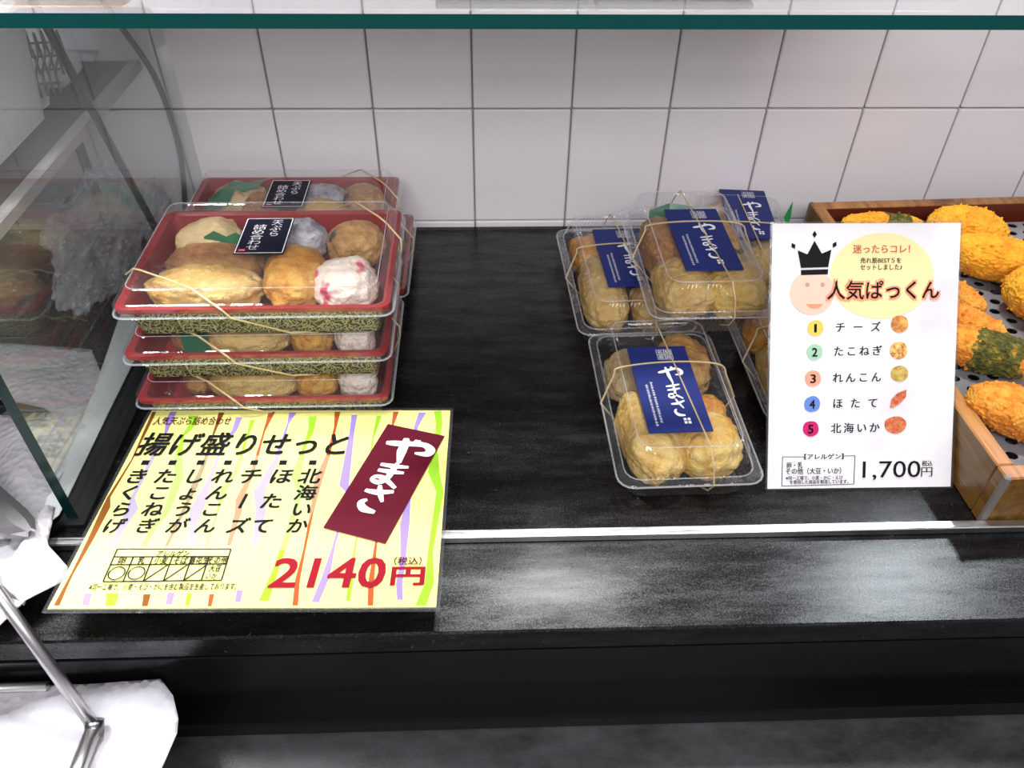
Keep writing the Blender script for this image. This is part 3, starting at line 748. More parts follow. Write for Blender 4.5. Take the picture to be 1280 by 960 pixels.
# ================================================================== YELLOW SIGN
O = atz(190, 513, -1.20); TR = atz(563, 513, -1.20)
BL = atz(58, 763, -1.08); BR = atz(548, 760, -1.08)
ysU = (TR - O).normalized(); ysV = (O - BL); ysV = (ysV - ysU * ysV.dot(ysU)).normalized()
ys = thing('price_sign', (O + TR + BL + BR) / 4 + Vector((0, 0, -.05)), 'yellow striped price sign lying at the front left, reading 2140', 'price sign')
fy = Frame(O, ysU, ysV, .0025)
mesh('support_block', *cbox(-.25, 1.3, -4.20, -3.5, ZS + .002, -1.185, .01), M['blackrod'], ys, world=True)
Wd = (fy.px(563, 513)[0]); Hh = -fy.px(300, 760)[1]
u0 = 0; yH = Hh
def slab(fr, u0, u1, v0, v1, k0, k1):
    P = []
    for k in (k0, k1):
        for u, v in ((u0, v0), (u1, v0), (u1, v1), (u0, v1)): P.append(fr.O + fr.U * u + fr.V * v + fr.n * k)
    return P, [(0, 3, 2, 1), (4, 5, 6, 7), (0, 1, 5, 4), (1, 2, 6, 5), (2, 3, 7, 6), (3, 0, 4, 7)]
def ring(fr, u0, u1, v0, v1, b, k0, k1):
    return join(slab(fr, u0 - b, u0, v0 - b, v1 + b, k0, k1), slab(fr, u1, u1 + b, v0 - b, v1 + b, k0, k1),
                slab(fr, u0, u1, v0 - b, v0, k0, k1), slab(fr, u0, u1, v1, v1 + b, k0, k1))
mesh('printed_sheet', *slab(fy, 0, Wd, -Hh, 0, -.012, 0), M['paper_yellow'], ys, world=True)
mesh('lamination', *ring(fy, 0, Wd, -Hh, 0, .024, -.014, .004), M['lamin_edge'], ys, world=True, label='clear laminate border')
def stripe(key, pts):
    """pts: (px, py, width px)"""
    L, R = [], []
    for x, y, wd in pts:
        for lst, sgn in ((L, -1), (R, 1)):
            u, v = fy.px(x + sgn * wd / 2, y)
            lst.append((min(max(u, 0.002), Wd - .002), min(max(v, -Hh + .002), -.002)))
    n = len(pts)
    fy.add(key, L + R, [(i, n + i, n + i + 1, i + 1) for i in range(n - 1)], 1.0)
stripe('ink_brown', [(193, 515, 5), (165, 575, 2), (136, 622, 4), (133, 634, 10), (113, 675, 7), (90, 718, 3), (80, 738, 5), (71, 757, 7)])
stripe('ink_purple', [(217, 515, 8), (212, 525, 9), (206, 545, 1.5), (192, 570, 5), (166, 622, 5), (166, 636, 14), (155, 655, 10), (141, 682, 7)])
stripe('ink_green', [(242, 520, 13), (240, 532, 8), (229, 545, 3), (223, 572, 9), (224, 596, 11), (208, 640, 8), (192, 660, 6), (180, 683, 6)])
stripe('ink_brown', [(277, 516, 7), (266, 545, 2), (255, 580, 5), (243, 608, 8), (236, 625, 5), (208, 683, 4)])
stripe('ink_purple', [(299, 522, 8), (293, 538, 6), (277, 560, 2), (262, 600, 6), (247, 634, 16), (242, 650, 12), (238, 682, 8)])
stripe('ink_green', [(316, 525, 6), (311, 540, 3), (295, 590, 5), (281, 610, 7), (272, 640, 2), (258, 682, 2)])
stripe('ink_red', [(340, 515, 8), (330, 540, 2), (316, 590, 5), (299, 625, 9), (298, 640, 8), (286, 682, 5)])
stripe('ink_purple', [(366, 516, 9), (360, 530, 2), (345, 575, 6), (324, 615, 14), (326, 640, 12), (318, 682, 6)])
stripe('ink_green', [(391, 521, 10), (389, 538, 7), (380, 560, 4), (370, 596, 12), (376, 615, 5), (356, 680, 7), (345, 712, 7), (330, 751, 12)])
stripe('ink_red', [(422, 515, 7), (419, 535, 3), (410, 570, 5), (398, 600, 10), (390, 640, 4), (380, 690, 3), (372, 725, 6), (369, 757, 7)])
stripe('ink_purple', [(443, 519, 7), (440, 540, 6), (430, 607, 12), (436, 617, 4), (418, 680, 3), (407, 722, 10), (394, 753, 9)])
stripe('ink_green', [(474, 520, 6), (467, 545, 2), (455, 620, 1.5), (443, 690, 2), (438, 730, 6), (435, 751, 5)])
stripe('ink_red', [(495, 515, 7), (490, 535, 2), (470, 680, 3), (464, 727, 7), (463, 757, 7)])
stripe('ink_purple', [(528, 516, 9), (520, 534, 5), (510, 630, 6), (506, 655, 12), (504, 700, 6), (499, 730, 8), (500, 750, 7)])
stripe('ink_green', [(547, 514, 9), (549, 530, 8), (545, 560, 4), (542, 590, 14), (550, 615, 9), (538, 690, 6), (537, 728, 11), (526, 757, 13)])
for key, x, y, wd in (('ink_purple', 109, 750, 10), ('ink_green', 140, 750, 15), ('ink_brown', 183, 751, 9), ('ink_purple', 213, 749, 9), ('ink_green', 236, 750, 6), ('ink_red', 264, 751, 6), ('ink_purple', 299, 746, 8)):
    stripe(key, [(x + 1, y - 8, wd), (x - 2, y + 7, wd * .8)])
# pale panel
pp = [fy.px(180, 570), fy.px(420, 570), fy.px(372, 688), fy.px(118, 688)]
fy.poly('pale_panel', pp, 2.0)
text_px(fy, 'maroon', '人気天ぷら詰め合わせ', 193, 289, 522, 532, .004, k=3)
text_px(fy, 'black_ink', '揚げ盛りせっと', 176, 434, 542, 570, .012, .10, k=3)
for i, x in enumerate((182, 216, 251, 285, 318, 354, 391)):
    u, v = fy.px(x, 579); fy.poly('black_ink', [(u - .027, v - .024), (u + .027, v - .024), (u + .027, v + .024), (u - .027, v + .024)], 3)
ylines = (596, 615, 636, 658)
cols = [('きくらげ', 172, 143), ('たこねぎ', 208, 184), ('しょうが', 244, 222), ('れんこん', 280, 258), ('チーズ', 314, 298), ('ほたて', 352, 328), ('北海いか', 388, 372)]
for s_, xt, xb in cols:
    n = len(s_)
    for i, ch in enumerate(s_):
        f = i / (n - 1); x = xt + (xb - xt) * f; y = 596 + (658 - 596) * f
        if ch == 'ー':
            u, v = fy.px(x, y); line2(fy, 'black_ink', (u, v + .07), (u - .02, v - .07), .022, 3)
        else: char_px(fy, 'black_ink', ch, x, y, 20 if n > 3 else 21, .012, 3, 1.0, .10)
# allergen table
def yl(a, b, w=.009): line2(fy, 'grey_ink', fy.px(*a), fy.px(*b), w, 3)
TLt, TRt, BRt, BLt = (147, 687), (289, 687), (277, 726), (129, 728)
def bl(a, b):
    x = (TLt[0] * (1 - a) + TRt[0] * a) * (1 - b) + (BLt[0] * (1 - a) + BRt[0] * a) * b
    y = (TLt[1] * (1 - a) + TRt[1] * a) * (1 - b) + (BLt[1] * (1 - a) + BRt[1] * a) * b
    return x, y
for b_ in (0, .24, .48, 1): yl(bl(0, b_), bl(1, b_))
for a_ in (0, .17, .34, .51, .68, .85 - .02, 1): yl(bl(a_, 0 if a_ in (0, 1) else .24), bl(a_, 1))
text_px(fy, 'grey_ink', 'アレルゲン', 197, 237, 689, 696.5, .012, k=3)
for a_, s_ in ((.085, '卵'), (.255, '乳'), (.425, '小麦'), (.595, 'そば'), (.755, '落花生'), (.915, 'その他')):
    x, y = bl(a_, .36); w_ = 4 + 4.2 * (len(s_) - 1) if len(s_) > 1 else 4.5
    text_px(fy, 'grey_ink', s_, x - w_, x + w_, y - 4.3, y + 4.3, .010, k=3)
for a_ in (.085, .255):
    cx, cy = fy.px(*bl(a_, .74)); n = 24; ro, ri = .055, .047
    P = [(cx + r_ * math.cos(2 * PI * q / n), cy + r_ * math.sin(2 * PI * q / n)) for r_ in (ro, ri) for q in range(n)]
    fy.add('black_ink', P, [(q, (q + 1) % n, n + (q + 1) % n, n + q) for q in range(n)], 3)
for a_ in (.34, .51, .68): yl(bl(a_ + .005, .98), bl(a_ + .155, .50))
x, y = bl(.915, .62); text_px(fy, 'grey_ink', '大豆', x - 7, x + 7, y - 4.3, y + 4.3, .010, k=3)
x, y = bl(.905, .86); text_px(fy, 'grey_ink', 'いか', x - 7, x + 7, y - 3.5, y + 3.5, .007, k=3)
text_px(fy, 'grey_ink', '※同一工場で、小麦・えび・かにを含む製品を生産しております。', 112, 296, 730, 738.5, .007, k=3)
text_px(fy, 'price_red', '2140', 341, 481, 699, 735, .010, .05, k=3)
text_px(fy, 'price_red', '円', 490, 530, 710, 732, .018, k=3)
text_px(fy, 'maroon', '（税込）', 493, 527, 697, 707, .008, k=3)
# maroon plate
cs = [fy.px(*p) for p in ((485, 531), (556, 546), (482, 681), (404, 661))]
M['maroon_plate'] = M['maroon'].copy(); fy.poly('maroon_plate', cs, 4)
q = [Vector(c) for c in cs]
def mq(a, b): return q[0] * (1 - a) * (1 - b) + q[1] * a * (1 - b) + q[2] * a * b + q[3] * (1 - a) * b
brush(fy, 'white_ink', [mq(.16, .10), mq(.92, .10), mq(.92, .80), mq(.16, .80)], 6, 1.15)
fy.build(ys, {'maroon_plate': 'shop_plate', 'price_red': 'price_lettering', 'ink_brown': 'stripe_print', 'ink_purple': 'stripe_print', 'ink_green': 'stripe_print', 'ink_red': 'stripe_print', 'pale_panel': 'pale_print'})

# ================================================================== WHITE SIGN
A0 = atz(957, 613, ZS + .004); A1 = atz(1190, 610, ZS + .004)
T0 = CC + ray(962, 280) * 5.95
wU = (A1 - A0).normalized(); wV = T0 - A0; wV = (wV - wU * wV.dot(wU)).normalized()
fw = Frame(A0, wU, wV, .0022)
wW = (fw.px(1190, 610)[0] + fw.px(1203, 274)[0]) / 2; wH = fw.px(1080, 277)[1]
ws = thing('price_sign', (A0 + A1) / 2, 'white price sign with crowned smiling face, leaning upright before the croquette tray', 'price sign')
mesh('printed_sheet', *slab(fw, .012, wW - .012, .012, wH - .012, -.010, 0), M['paper_white'], ws, world=True)
mesh('lamination', *ring(fw, .012, wW - .012, .012, wH - .012, .014, -.012, .008), M['lamin_edge'], ws, world=True, label='clear laminate border')
P = [fw.O + wU * (wW * .5) + wV * (wH * .24) - fw.n * .015]
foot = Vector((P[0].x, P[0].y + .10, ZS + .01))
# easel strut of clear plastic behind the sheet
V = [P[0] - wU * .12, P[0] + wU * .12, foot + wU * .12, foot - wU * .12]
V2 = [v + Vector((0, .02, 0)) for v in V]
mesh('easel_strut', V + V2, [(0, 3, 2, 1), (4, 5, 6, 7), (0, 1, 5, 4), (1, 2, 6, 5), (2, 3, 7, 6), (3, 0, 4, 7)], M['pet_rim'], ws, world=True)
def ell(fr, key, x, y, rx, ry, k=1.0, n=36, a0=0, wob=0.0, seed=1):
    cu, cv = fr.px(x, y); ru = fr.px(x + rx, y)[0] - cu; rv = fr.px(x, y - ry)[1] - cv
    P = []
    for i in range(n):
        a = 2 * PI * i / n; w_ = 1 + wob * noise.noise(Vector((math.cos(a) * 1.2, math.sin(a) * 1.2, seed * 3.3)))
        P.append((cu + ru * w_ * math.cos(a), cv + rv * w_ * math.sin(a)))
    fr.poly(key, P, k)
ell(fw, 'ink_cream', 1102, 345, 65, 54, 1)
ell(fw, 'ink_peach', 1015, 366, 28, 27.5, 1.5)
ell(fw, 'ink_eye', 1009, 356, 2.8, 2.8, 2); ell(fw, 'ink_eye', 1028, 356, 2.8, 2.8, 2)
P = [fw.px(1007, 380), fw.px(1012, 385), fw.px(1018, 386), fw.px(1024, 385), fw.px(1029, 380)]; fw.poly('ink_lips', P, 2)
cr = [(997, 313), (1009, 318), (1018, 301), (1027, 317), (1039, 312), (1035, 334), (1001, 335)]
c0 = fw.px(1018, 322); Pc = [fw.px(*p) for p in cr]
fw.add('black_ink', Pc, [(0, 1, 6), (1, 2, 3), (1, 3, 5, 6), (3, 4, 5)], 2)
fw.poly('black_ink', [fw.px(1001, 337.5), fw.px(1035, 336.5), fw.px(1034.5, 343), fw.px(1001, 344)], 2)
for x, y, a in ((1018, 293, 0), (991.5, 307.5, .5), (1043, 306, -.5)):
    cu, cv = fw.px(x, y)
    P = [(0, .026), (-.017, 0), (0, -.026), (.017, 0)]
    fw.poly('black_ink', [(cu + u * math.cos(a) - v * math.sin(a), cv + u * math.sin(a) + v * math.cos(a)) for u, v in P], 2)
text_px(fw, 'ink_rust', '迷ったらコレ！', 1066, 1137, 306, 316.5, .010, k=3)
text_px(fw, 'black_ink', '売れ筋BEST５を', 1075, 1126, 322, 329, .006, k=3)
text_px(fw, 'black_ink', 'セットしました♪', 1075, 1127, 330.5, 337.5, .006, k=3)
text_px(fw, 'ink_lips', '人気ぱっくん', 1033, 1174, 350, 375, .045, k=2.5)
text_px(fw, 'black_ink', '人気ぱっくん', 1034, 1173, 351, 374, .006, k=3.5)
rowsW = [('badge_yellow', 1019, 410, '1', 'チーズ', 'print_a', 1124, 405), ('badge_green', 1018, 440, '2', 'たこねぎ', 'print_b', 1123, 438), ('badge_salmon', 1016, 473, '3', 'れんこん', 'print_c', 1124, 467),
         ('badge_blue', 1015, 505, '4', 'ほたて', 'print_d', 1122, 500), ('badge_pink', 1013, 536, '5', '北海いか', 'print_d', 1119, 531)]
for i, (bk, x, y, d, s_, pk, fx, fyy) in enumerate(rowsW):
    ell(fw, bk, x, y, 10.3, 10, 2, wob=.10, seed=i + 1)
    text_px(fw, 'black_ink', d, x - (1.7 if d == '1' else 3.2), x + (1.7 if d == '1' else 3.2), y - 5, y + 5.5, 0.0 if d == '1' else .012, k=3)
    xs = {3: (1050, 1072, 1094), 4: (1049, 1065, 1081, 1097)}[len(s_)]
    for j, ch in enumerate(s_): char_px(fw, 'black_ink', ch, xs[j] - i * 1.1, y - 1 - j * .3, 13.5, .006, 3)
    if i == 3:
        P = [fw.px(*p) for p in ((1112, 509), (1114, 499), (1122, 491), (1133, 487), (1132, 496), (1125, 504), (1116, 510))]; fw.poly(pk, P, 2)
    elif i == 4: ell(fw, pk, fx, fyy, 13.5, 11.5, 2, wob=.18, seed=9)
    else: ell(fw, pk, fx, fyy, 11, 10 if i == 2 else 11, 2, wob=.06, seed=5 + i)
def wl(a, b, w=.005): line2(fw, 'black_ink', fw.px(*a), fw.px(*b), w, 2)
wl((978, 571), (1008, 571)); wl((1052, 570), (1068.5, 569.5)); wl((1068.5, 569.5), (1067, 605)); wl((1067, 605), (977, 607.5)); wl((977, 607.5), (978, 571))
text_px(fw, 'black_ink', '【アレルゲン】', 1005, 1054, 567, 574, .008, k=3)
text_px(fw, 'black_ink', '卵・乳', 983, 1003, 577.5, 585, .006, k=3)
text_px(fw, 'black_ink', 'その他（大豆・いか）', 982, 1051, 584.5, 592.5, .006, k=3)
text_px(fw, 'black_ink', '※同一工場で、小麦・かに・えび', 982, 1053, 594.5, 599.5, .006, k=3)
text_px(fw, 'black_ink', 'を使用した商品を製造しています。', 987, 1060, 599.5, 604.5, .006, k=3)
text_px(fw, 'black_ink', '1,700', 1078, 1150, 576, 600, .0, k=3)
text_px(fw, 'black_ink', '税込', 1152, 1165, 575.5, 582.5, .006, k=3)
text_px(fw, 'black_ink', '円', 1151, 1165, 584, 595.5, -.004, k=3)
fw.build(ws, {'ink_peach': 'face_print', 'ink_cream': 'oval_print', 'ink_eye': 'face_print', 'ink_lips': 'accent_print', 'badge_yellow': 'badge', 'badge_green': 'badge', 'badge_salmon': 'badge', 'badge_blue': 'badge', 'badge_pink': 'badge',
              'print_a': 'food_picture', 'print_b': 'food_picture', 'print_c': 'food_picture', 'print_d': 'food_picture'})

# ================================================================== WOODEN TRAY
bx = thing('wooden_tray', (7.8, -2.4, ZS + .003), 'wooden box tray with perforated metal insert, holding breaded croquettes', 'tray', rotz=0.045)
a = 0.045
def tl(p):  # world to tray-local
    d = Vector(p) - Vector((7.8, -2.4, ZS + .003)); return Vector((d.x * math.cos(-a) - d.y * math.sin(-a), d.x * math.sin(-a) + d.y * math.cos(-a), d.z))
FL = tl((5.71, -4.29, ZS)); BLc = tl((5.52, -.42, ZS))
X0 = (FL.x + BLc.x) / 2; Y0 = FL.y; Y1 = min(BLc.y, tl((7.8, -.12, 0)).y); X1 = 2.3; HB = .50; TH = .13
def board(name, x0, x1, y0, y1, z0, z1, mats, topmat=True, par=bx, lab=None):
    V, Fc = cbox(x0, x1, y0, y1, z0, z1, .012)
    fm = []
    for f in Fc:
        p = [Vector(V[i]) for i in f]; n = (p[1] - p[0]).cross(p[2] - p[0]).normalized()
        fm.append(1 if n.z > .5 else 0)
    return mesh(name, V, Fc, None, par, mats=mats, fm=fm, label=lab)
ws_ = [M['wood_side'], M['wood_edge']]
board('left_board', X0, X0 + TH, Y0 + TH, Y1 - TH, 0, HB, ws_)
board('right_board', X1 - TH, X1, Y0 + TH, Y1 - TH, 0, HB, ws_)
board('front_board', X0, X1, Y0, Y0 + TH, 0, HB, ws_)
board('back_board', X0, X1, Y1 - TH, Y1, 0, HB, ws_)
mesh('tray_floor', *boxg(X0 + TH, X1 - TH, Y0 + TH, Y1 - TH, .01, .06), M['pit'], bx)
V, Fc = join(boxg(X0 + TH, X0 + TH + .006, Y0 + TH, Y1 - TH, .06, HB - .03), boxg(X0 + TH, X1 - TH, Y1 - TH - .006, Y1 - TH, .06, HB - .02), boxg(X0 + TH, X1 - TH, Y0 + TH, Y0 + TH + .006, .06, HB - .03))
mesh('inner_wood_face', V, Fc, M['wood_in'], bx, label='dark red inner wood face with its shade in the colour')
for (cx, cy) in ((X0, Y0), (X0, Y1)):
    s_ = 1 if cy == Y0 else -1
    V, Fc = cbox(cx - .006, cx + .045, min(cy - s_ * .006, cy + s_ * .045), max(cy - s_ * .006, cy + s_ * .045), 0.0, HB + .004, .012)
    mesh('worn_corner', V, Fc, M['scuff'], bx, label='scuffed grey corner')
for x, z, l in ((X0 + .02, .12, .5),):
    pass
# perforated sheet: real round holes
V, Fc = [], []
px_, py_ = .165, .145
ny = int((Y1 - Y0 - 2 * TH - .02) / py_); nx = int((X1 - X0 - 2 * TH - .02) / px_)
zS = HB - .17
for j in range(ny):
    for i in range(nx):
        ox = (px_ / 2) if j % 2 else 0.0
        cx = X0 + TH + .01 + px_ * (i + .5) + ox; cy = Y0 + TH + .01 + py_ * (j + .5); b_ = len(V)
        for k in range(8):
            q_ = PI / 4 * k; dx, dy = math.cos(q_), math.sin(q_); s_ = 1 / max(abs(dx), abs(dy))
            V.append((cx + dx * s_ * px_ / 2, cy + dy * s_ * py_ / 2, zS))
        for k in range(8):
            q_ = PI / 4 * k; V.append((cx + math.cos(q_) * .050, cy + math.sin(q_) * .044, zS))
        Fc += [(b_ + k, b_ + (k + 1) % 8, b_ + 8 + (k + 1) % 8, b_ + 8 + k) for k in range(8)]
o = mesh('perforated_sheet', V, Fc, M['perf'], bx, label='grey metal sheet with rows of round holes')
o.modifiers.new('s', 'SOLIDIFY').thickness = -.0008
mesh('sheet_border', *join(boxg(X0 + TH + .006, X0 + TH + .02, Y0 + TH, Y1 - TH, zS - .02, zS - .001)), M['perf'], bx)

SZ = ZS + .003 + zS
def croq(pa, pb, r, zc, mat, label, seed, band=None, rz_=None):
    A = atz(pa[0], pa[1], zc); B = atz(pb[0], pb[1], zc); c = (A + B) / 2; L = (B - A).length / 2 + r * .3
    V0, Fc = ICO[6]; V = []
    sd = Vector((seed * 4.1, seed * 2.3, seed))
    for v in V0:
        k = (abs(v.x) ** 2.2 + abs(v.y) ** 2.2 + abs(v.z) ** 2.2) ** (-1 / 2.2)
        p = Vector((v.x * k * L, v.y * k * r * (1 + .15 * noise.noise(Vector((v.x * 2, 0, seed)))), v.z * k * r * .85))
        d = .06 * r * noise.fractal(p * 2.6 / .5 + sd, .8, 2, 2) + .004 * noise.noise(p * 15 + sd) + .010 * noise.noise(p * 42 + sd) + .06 * max(0, noise.noise(p * 38 - sd) - .36)
        V.append(p + v * d)
    name = 'breaded_croquette'
    o = mesh(name, V, Fc, mat, cat='croquette', label=label, smooth=False, group='breaded croquettes in the wooden tray')
    zmin = min(v.z for v in V)
    o.location = Vector((c.x, c.y, SZ - zmin + .003)) * S
    o.rotation_euler = (0, 0, math.atan2(B.y - A.y, B.x - A.x))
    return o
cg = lambda *b_: crumb('golden_crumbs_with_seaweed', (0.88, 0.37, 0.008), (0.95, 0.50, 0.02), (0.72, 0.20, 0.005), band=b_)
co = lambda *b_: crumb('orange_crumbs_with_seaweed', (0.78, 0.26, 0.015), (0.88, 0.44, 0.05), (0.55, 0.12, 0.008), band=b_)
croq((1056, 279), (1150, 282), .13, -.88, cg(.0, .30), 'golden croquette with green seaweed band, farthest left along the rear board', 1)
croq((1163, 288), (1245, 305), .25, -.86, F['crumb_gold'], 'golden croquette at the rear right of the white sign corner', 2)
croq((1185, 320), (1310, 348), .23, -.86, F['crumb_gold'], 'long golden croquette, second from the rear beside the white sign', 3)
croq((1262, 374), (1345, 380), .28, -.84, F['crumb_gold'], 'plump golden croquette at the right edge, third from the rear', 4)
croq((1165, 352), (1225, 388), .12, -.90, F['crumb_orange'], 'slim orange croquette end poking out from behind the white sign', 5)
croq((1160, 388), (1250, 428), .15, -.89, F['crumb_orange'], 'orange croquette lying just behind the seaweed banded one', 6)
croq((1165, 425), (1300, 462), .19, -.86, co(-.12, .28), 'orange croquette with a broad dark green seaweed band', 7)
croq((1290, 408), (1340, 430), .12, -.88, F['crumb_orange'], 'small orange croquette end at the right frame edge', 8)
croq((1215, 500), (1320, 545), .20, -.86, co(.48, .9), 'long golden orange croquette nearest the front of the tray', 9)

# ================================================================== LEFT NEIGHBOUR, behind the side glass
rk = thing('steel_rack', (-3, -1.6, .5), 'raised dark shelf with grey edge rail seen through the side glass', 'shelf')
mesh('shelf_plate', *cbox(-6, -1.25, -3.6, -.03, .42, .49, .01), M['darkshelf'], rk, world=True)
mesh('edge_rail', *cbox(-1.25, -1.15, -3.6, -.03, .40, .505, .012), M['greyrail'], rk, world=True)
for y in (-3.4, -.25):
    mesh('post', *tube([(-4.2, y, ZS), (-4.2, y, .42)], .06, 10), M['blackrod'], rk, world=True)
    mesh('post', *tube([(-1.9, y, ZS), (-1.9, y, .42)], .0 + .05, 10), M['blackrod'], rk, world=True) if y == -.25 else None
def sheet(name, outline, zf, mat, label, cat, step=.12, thick=.006, wr=.03, wf=2.0, seed=0, parent=None):
    P2 = [Vector((p[0], p[1])) for p in outline]; n = len(P2)
    xs = [p.x for p in P2]; ys_ = [p.y for p in P2]; pts = list(P2); rnd = random.Random(seed)
    def inside(x, y):
        c_ = False; j = n - 1
        for i in range(n):
            if (P2[i].y > y) != (P2[j].y > y) and x < (P2[j].x - P2[i].x) * (y - P2[i].y) / (P2[j].y - P2[i].y) + P2[i].x: c_ = not c_
            j = i
        return c_
    y = min(ys_) + step * .5
    while y < max(ys_):
        x = min(xs) + step * .5
        while x < max(xs):
            if inside(x, y) and min((Vector((x, y)) - p).length for p in P2) > step * .5: pts.append(Vector((x + rnd.uniform(-.01, .01), y + rnd.uniform(-.01, .01))))
            x += step
        y += step
    r_ = delaunay_2d_cdt(pts, [], [list(range(n))], 1, 1e-6)
    V = []
    for v in r_[0]:
        z = zf(v.x, v.y) + wr * (noise.fractal(Vector((v.x * wf, v.y * wf, seed)), .8, 2, 3)) 
        V.append((v.x, v.y, z))
    o = mesh(name, V, [tuple(f) for f in r_[2]], mat, parent, smooth=True, cat=cat, label=label)
    o.modifiers.new('s', 'SOLIDIFY').thickness = thick * S
    return o
sheet('lining_paper', [(-1.36, -1.3), (-1.34, -1.75), (-1.26, -2.4), (-1.22, -2.75), (-1.18, -3.2), (-1.17, -3.6), (-1.22, -3.9), (-1.10, -4.25), (-1.0, -4.08), (-1.005, -3.0), (-1.005, -2.0), (-1.005, -1.3)],
      lambda x, y: ZS + .055, M['lining'], 'narrow grey lining paper strip on the counter against the side glass', 'paper', .06, wr=.012, wf=3, seed=2)
def zp(x, y):
    z = ZS + .07
    e = max(0, -4.1 - y)
    if x > -1.5: z += .10 * math.exp(-((x + .95 + (y + 4.5) * .12) / .14) ** 2) * min(1, e * 2.5)
    z += .05 * math.sin(x * 5 + y * 3)
    if y < -4.1: z += .08 * min(1, e)
    elif x > -1.45: z = ZS + .04 + (z - ZS - .04) * max(0, (-1.2 - x) / .25)
    return z
sheet('paper_towel', [(-4, -2.16), (-3.0, -2.15), (-2.2, -2.16), (-1.75, -2.15), (-1.45, -2.16), (-1.25, -2.5), (-1.15, -3.2), (-1.12, -3.75), (-1.08, -4.05), (-1.02, -4.25), (-.86, -4.48), (-.68, -4.64), (-.66, -4.74), (-.84, -4.90), (-1.0, -5.06), (-1.2, -5.17), (-1.5, -5.28), (-4, -5.4)],
      zp, M['towel'], 'crumpled white paper towel spread at the left beyond the side glass', 'paper towel', .09, wr=.04, wf=1.7, seed=4)
# flap folded over the towel's corner
V = []
for i in range(9):
    for j in range(9):
        u, v = i / 8, j / 8
        x = -1.10 + .34 * u * (1 - .2 * v) - .03 * v; y = -4.12 - .62 * v - .18 * u * v + .0 * u
        z = ZS + .17 + .10 * math.sin(u * PI) * (.3 + .7 * v) + .02 * noise.noise(Vector((x * 4, y * 4, 1)))
        if u < .15: z -= .05
        w_ = .25 + .75 * v
        x = -1.04 + (x + 1.04) * w_
        V.append((x, y, z))
o = mesh('paper_towel', V, [(i * 9 + j, (i + 1) * 9 + j, (i + 1) * 9 + j + 1, i * 9 + j + 1) for i in range(8) for j in range(8)], M['towel'], cat='paper towel', smooth=True,
     label='small folded white paper flap overlapping the lower left corner of the yellow sign')
o.modifiers.new('s', 'SOLIDIFY').thickness = .0006
# tongs
tg = thing('serving_tongs', (-1.9, -3.4, -1.1), 'dark steel serving tongs with scalloped tips lying on the white paper', 'tongs')
def arm(A, B, w0, w1):
    A = Vector(A); B = Vector(B); d = (B - A).normalized(); s_ = Vector((-d.y, d.x, 0)).normalized(); n = 24; V = []
    for i in range(n + 1):
        u = i / n; c = A.lerp(B, u); w_ = w0 + (w1 - w0) * u
        sc = .03 * abs(math.sin(u * 26)) if .35 < u < .98 else 0
        if u > .9: w_ *= max(.25, math.sqrt(max(0, 1 - ((u - .9) / .1) ** 2)))
        for k, off in enumerate((-(w_ + sc), -w_ * .4, w_ * .4, w_)):
            z = .035 if k in (1, 2) else 0.0
            V.append(c + s_ * off + Vector((0, 0, z)))
    Fc = [(i * 4 + k, i * 4 + k + 1, (i + 1) * 4 + k + 1, (i + 1) * 4 + k) for i in range(n) for k in range(3)]
    return V, Fc
o = mesh('tong_arm', *arm((-3.0, -2.75, -1.16), (-1.37, -3.20, -1.14), .06, .05), M['darksteel'], tg, world=True); o.modifiers.new('s', 'SOLIDIFY').thickness = .002
o = mesh('tong_arm', *arm((-2.9, -2.9, -1.08), (-.98, -4.42, -1.08), .075, .085), M['chrome'], tg, world=True); o.modifiers.new('s', 'SOLIDIFY').thickness = .002

# leaning rod, cable, bags
mesh('leaning_rod', *tube([(-1.085, -1.75, 1.62), (-1.085, -1.35, .40), (-1.085, -.93, -.9), (-1.085, -.80, ZS + .01)], .034, 12), M['blackrod'], cat='rod', label='straight dark rod leaning behind the side glass left of the red boxes')
P = smoothpts([(-1.32, -.10, 1.10), (-1.19, -.10, .79), (-1.04, -.10, .41), (-.99, -.10, .0), (-1.0, -.10, -.49), (-1.10, -.10, -1.04), (-1.15, -.12, ZS + .03)], 6)
mesh('cable', *tube(P, .028, 8), M['blackrod'], cat='cable', smooth=True, label='thin bent dark cable running down the tiles behind the side glass')
def bag(name, c, r, label, seed, sub=5):
    V0, Fc = ICO[sub]; V = []
    for v in V0:
        d = 1 + .30 * noise.fractal(v * 1.8 + Vector((seed, 0, 0)), .7, 2, 4) + .10 * abs(noise.noise(v * 7 + Vector((0, seed, 0))))
        V.append((v.x * r[0] * d, v.y * r[1] * d, max(v.z * r[2] * d, -r[2])))
    o = mesh(name, V, Fc, M['bag'], cat='plastic bag', label=label); o.location = Vector(c) * S; return o
bag('plastic_bag', (-1.62, -1.05, -.80), (.30, .80, .50), 'crumpled clear plastic bag lying left of the leaning rod', 3.0)
bag('plastic_bag', (-1.32, -.34, -.98), (.16, .26, .34), 'small crumpled clear plastic bag between the leaning rod and the cable', 8.0)

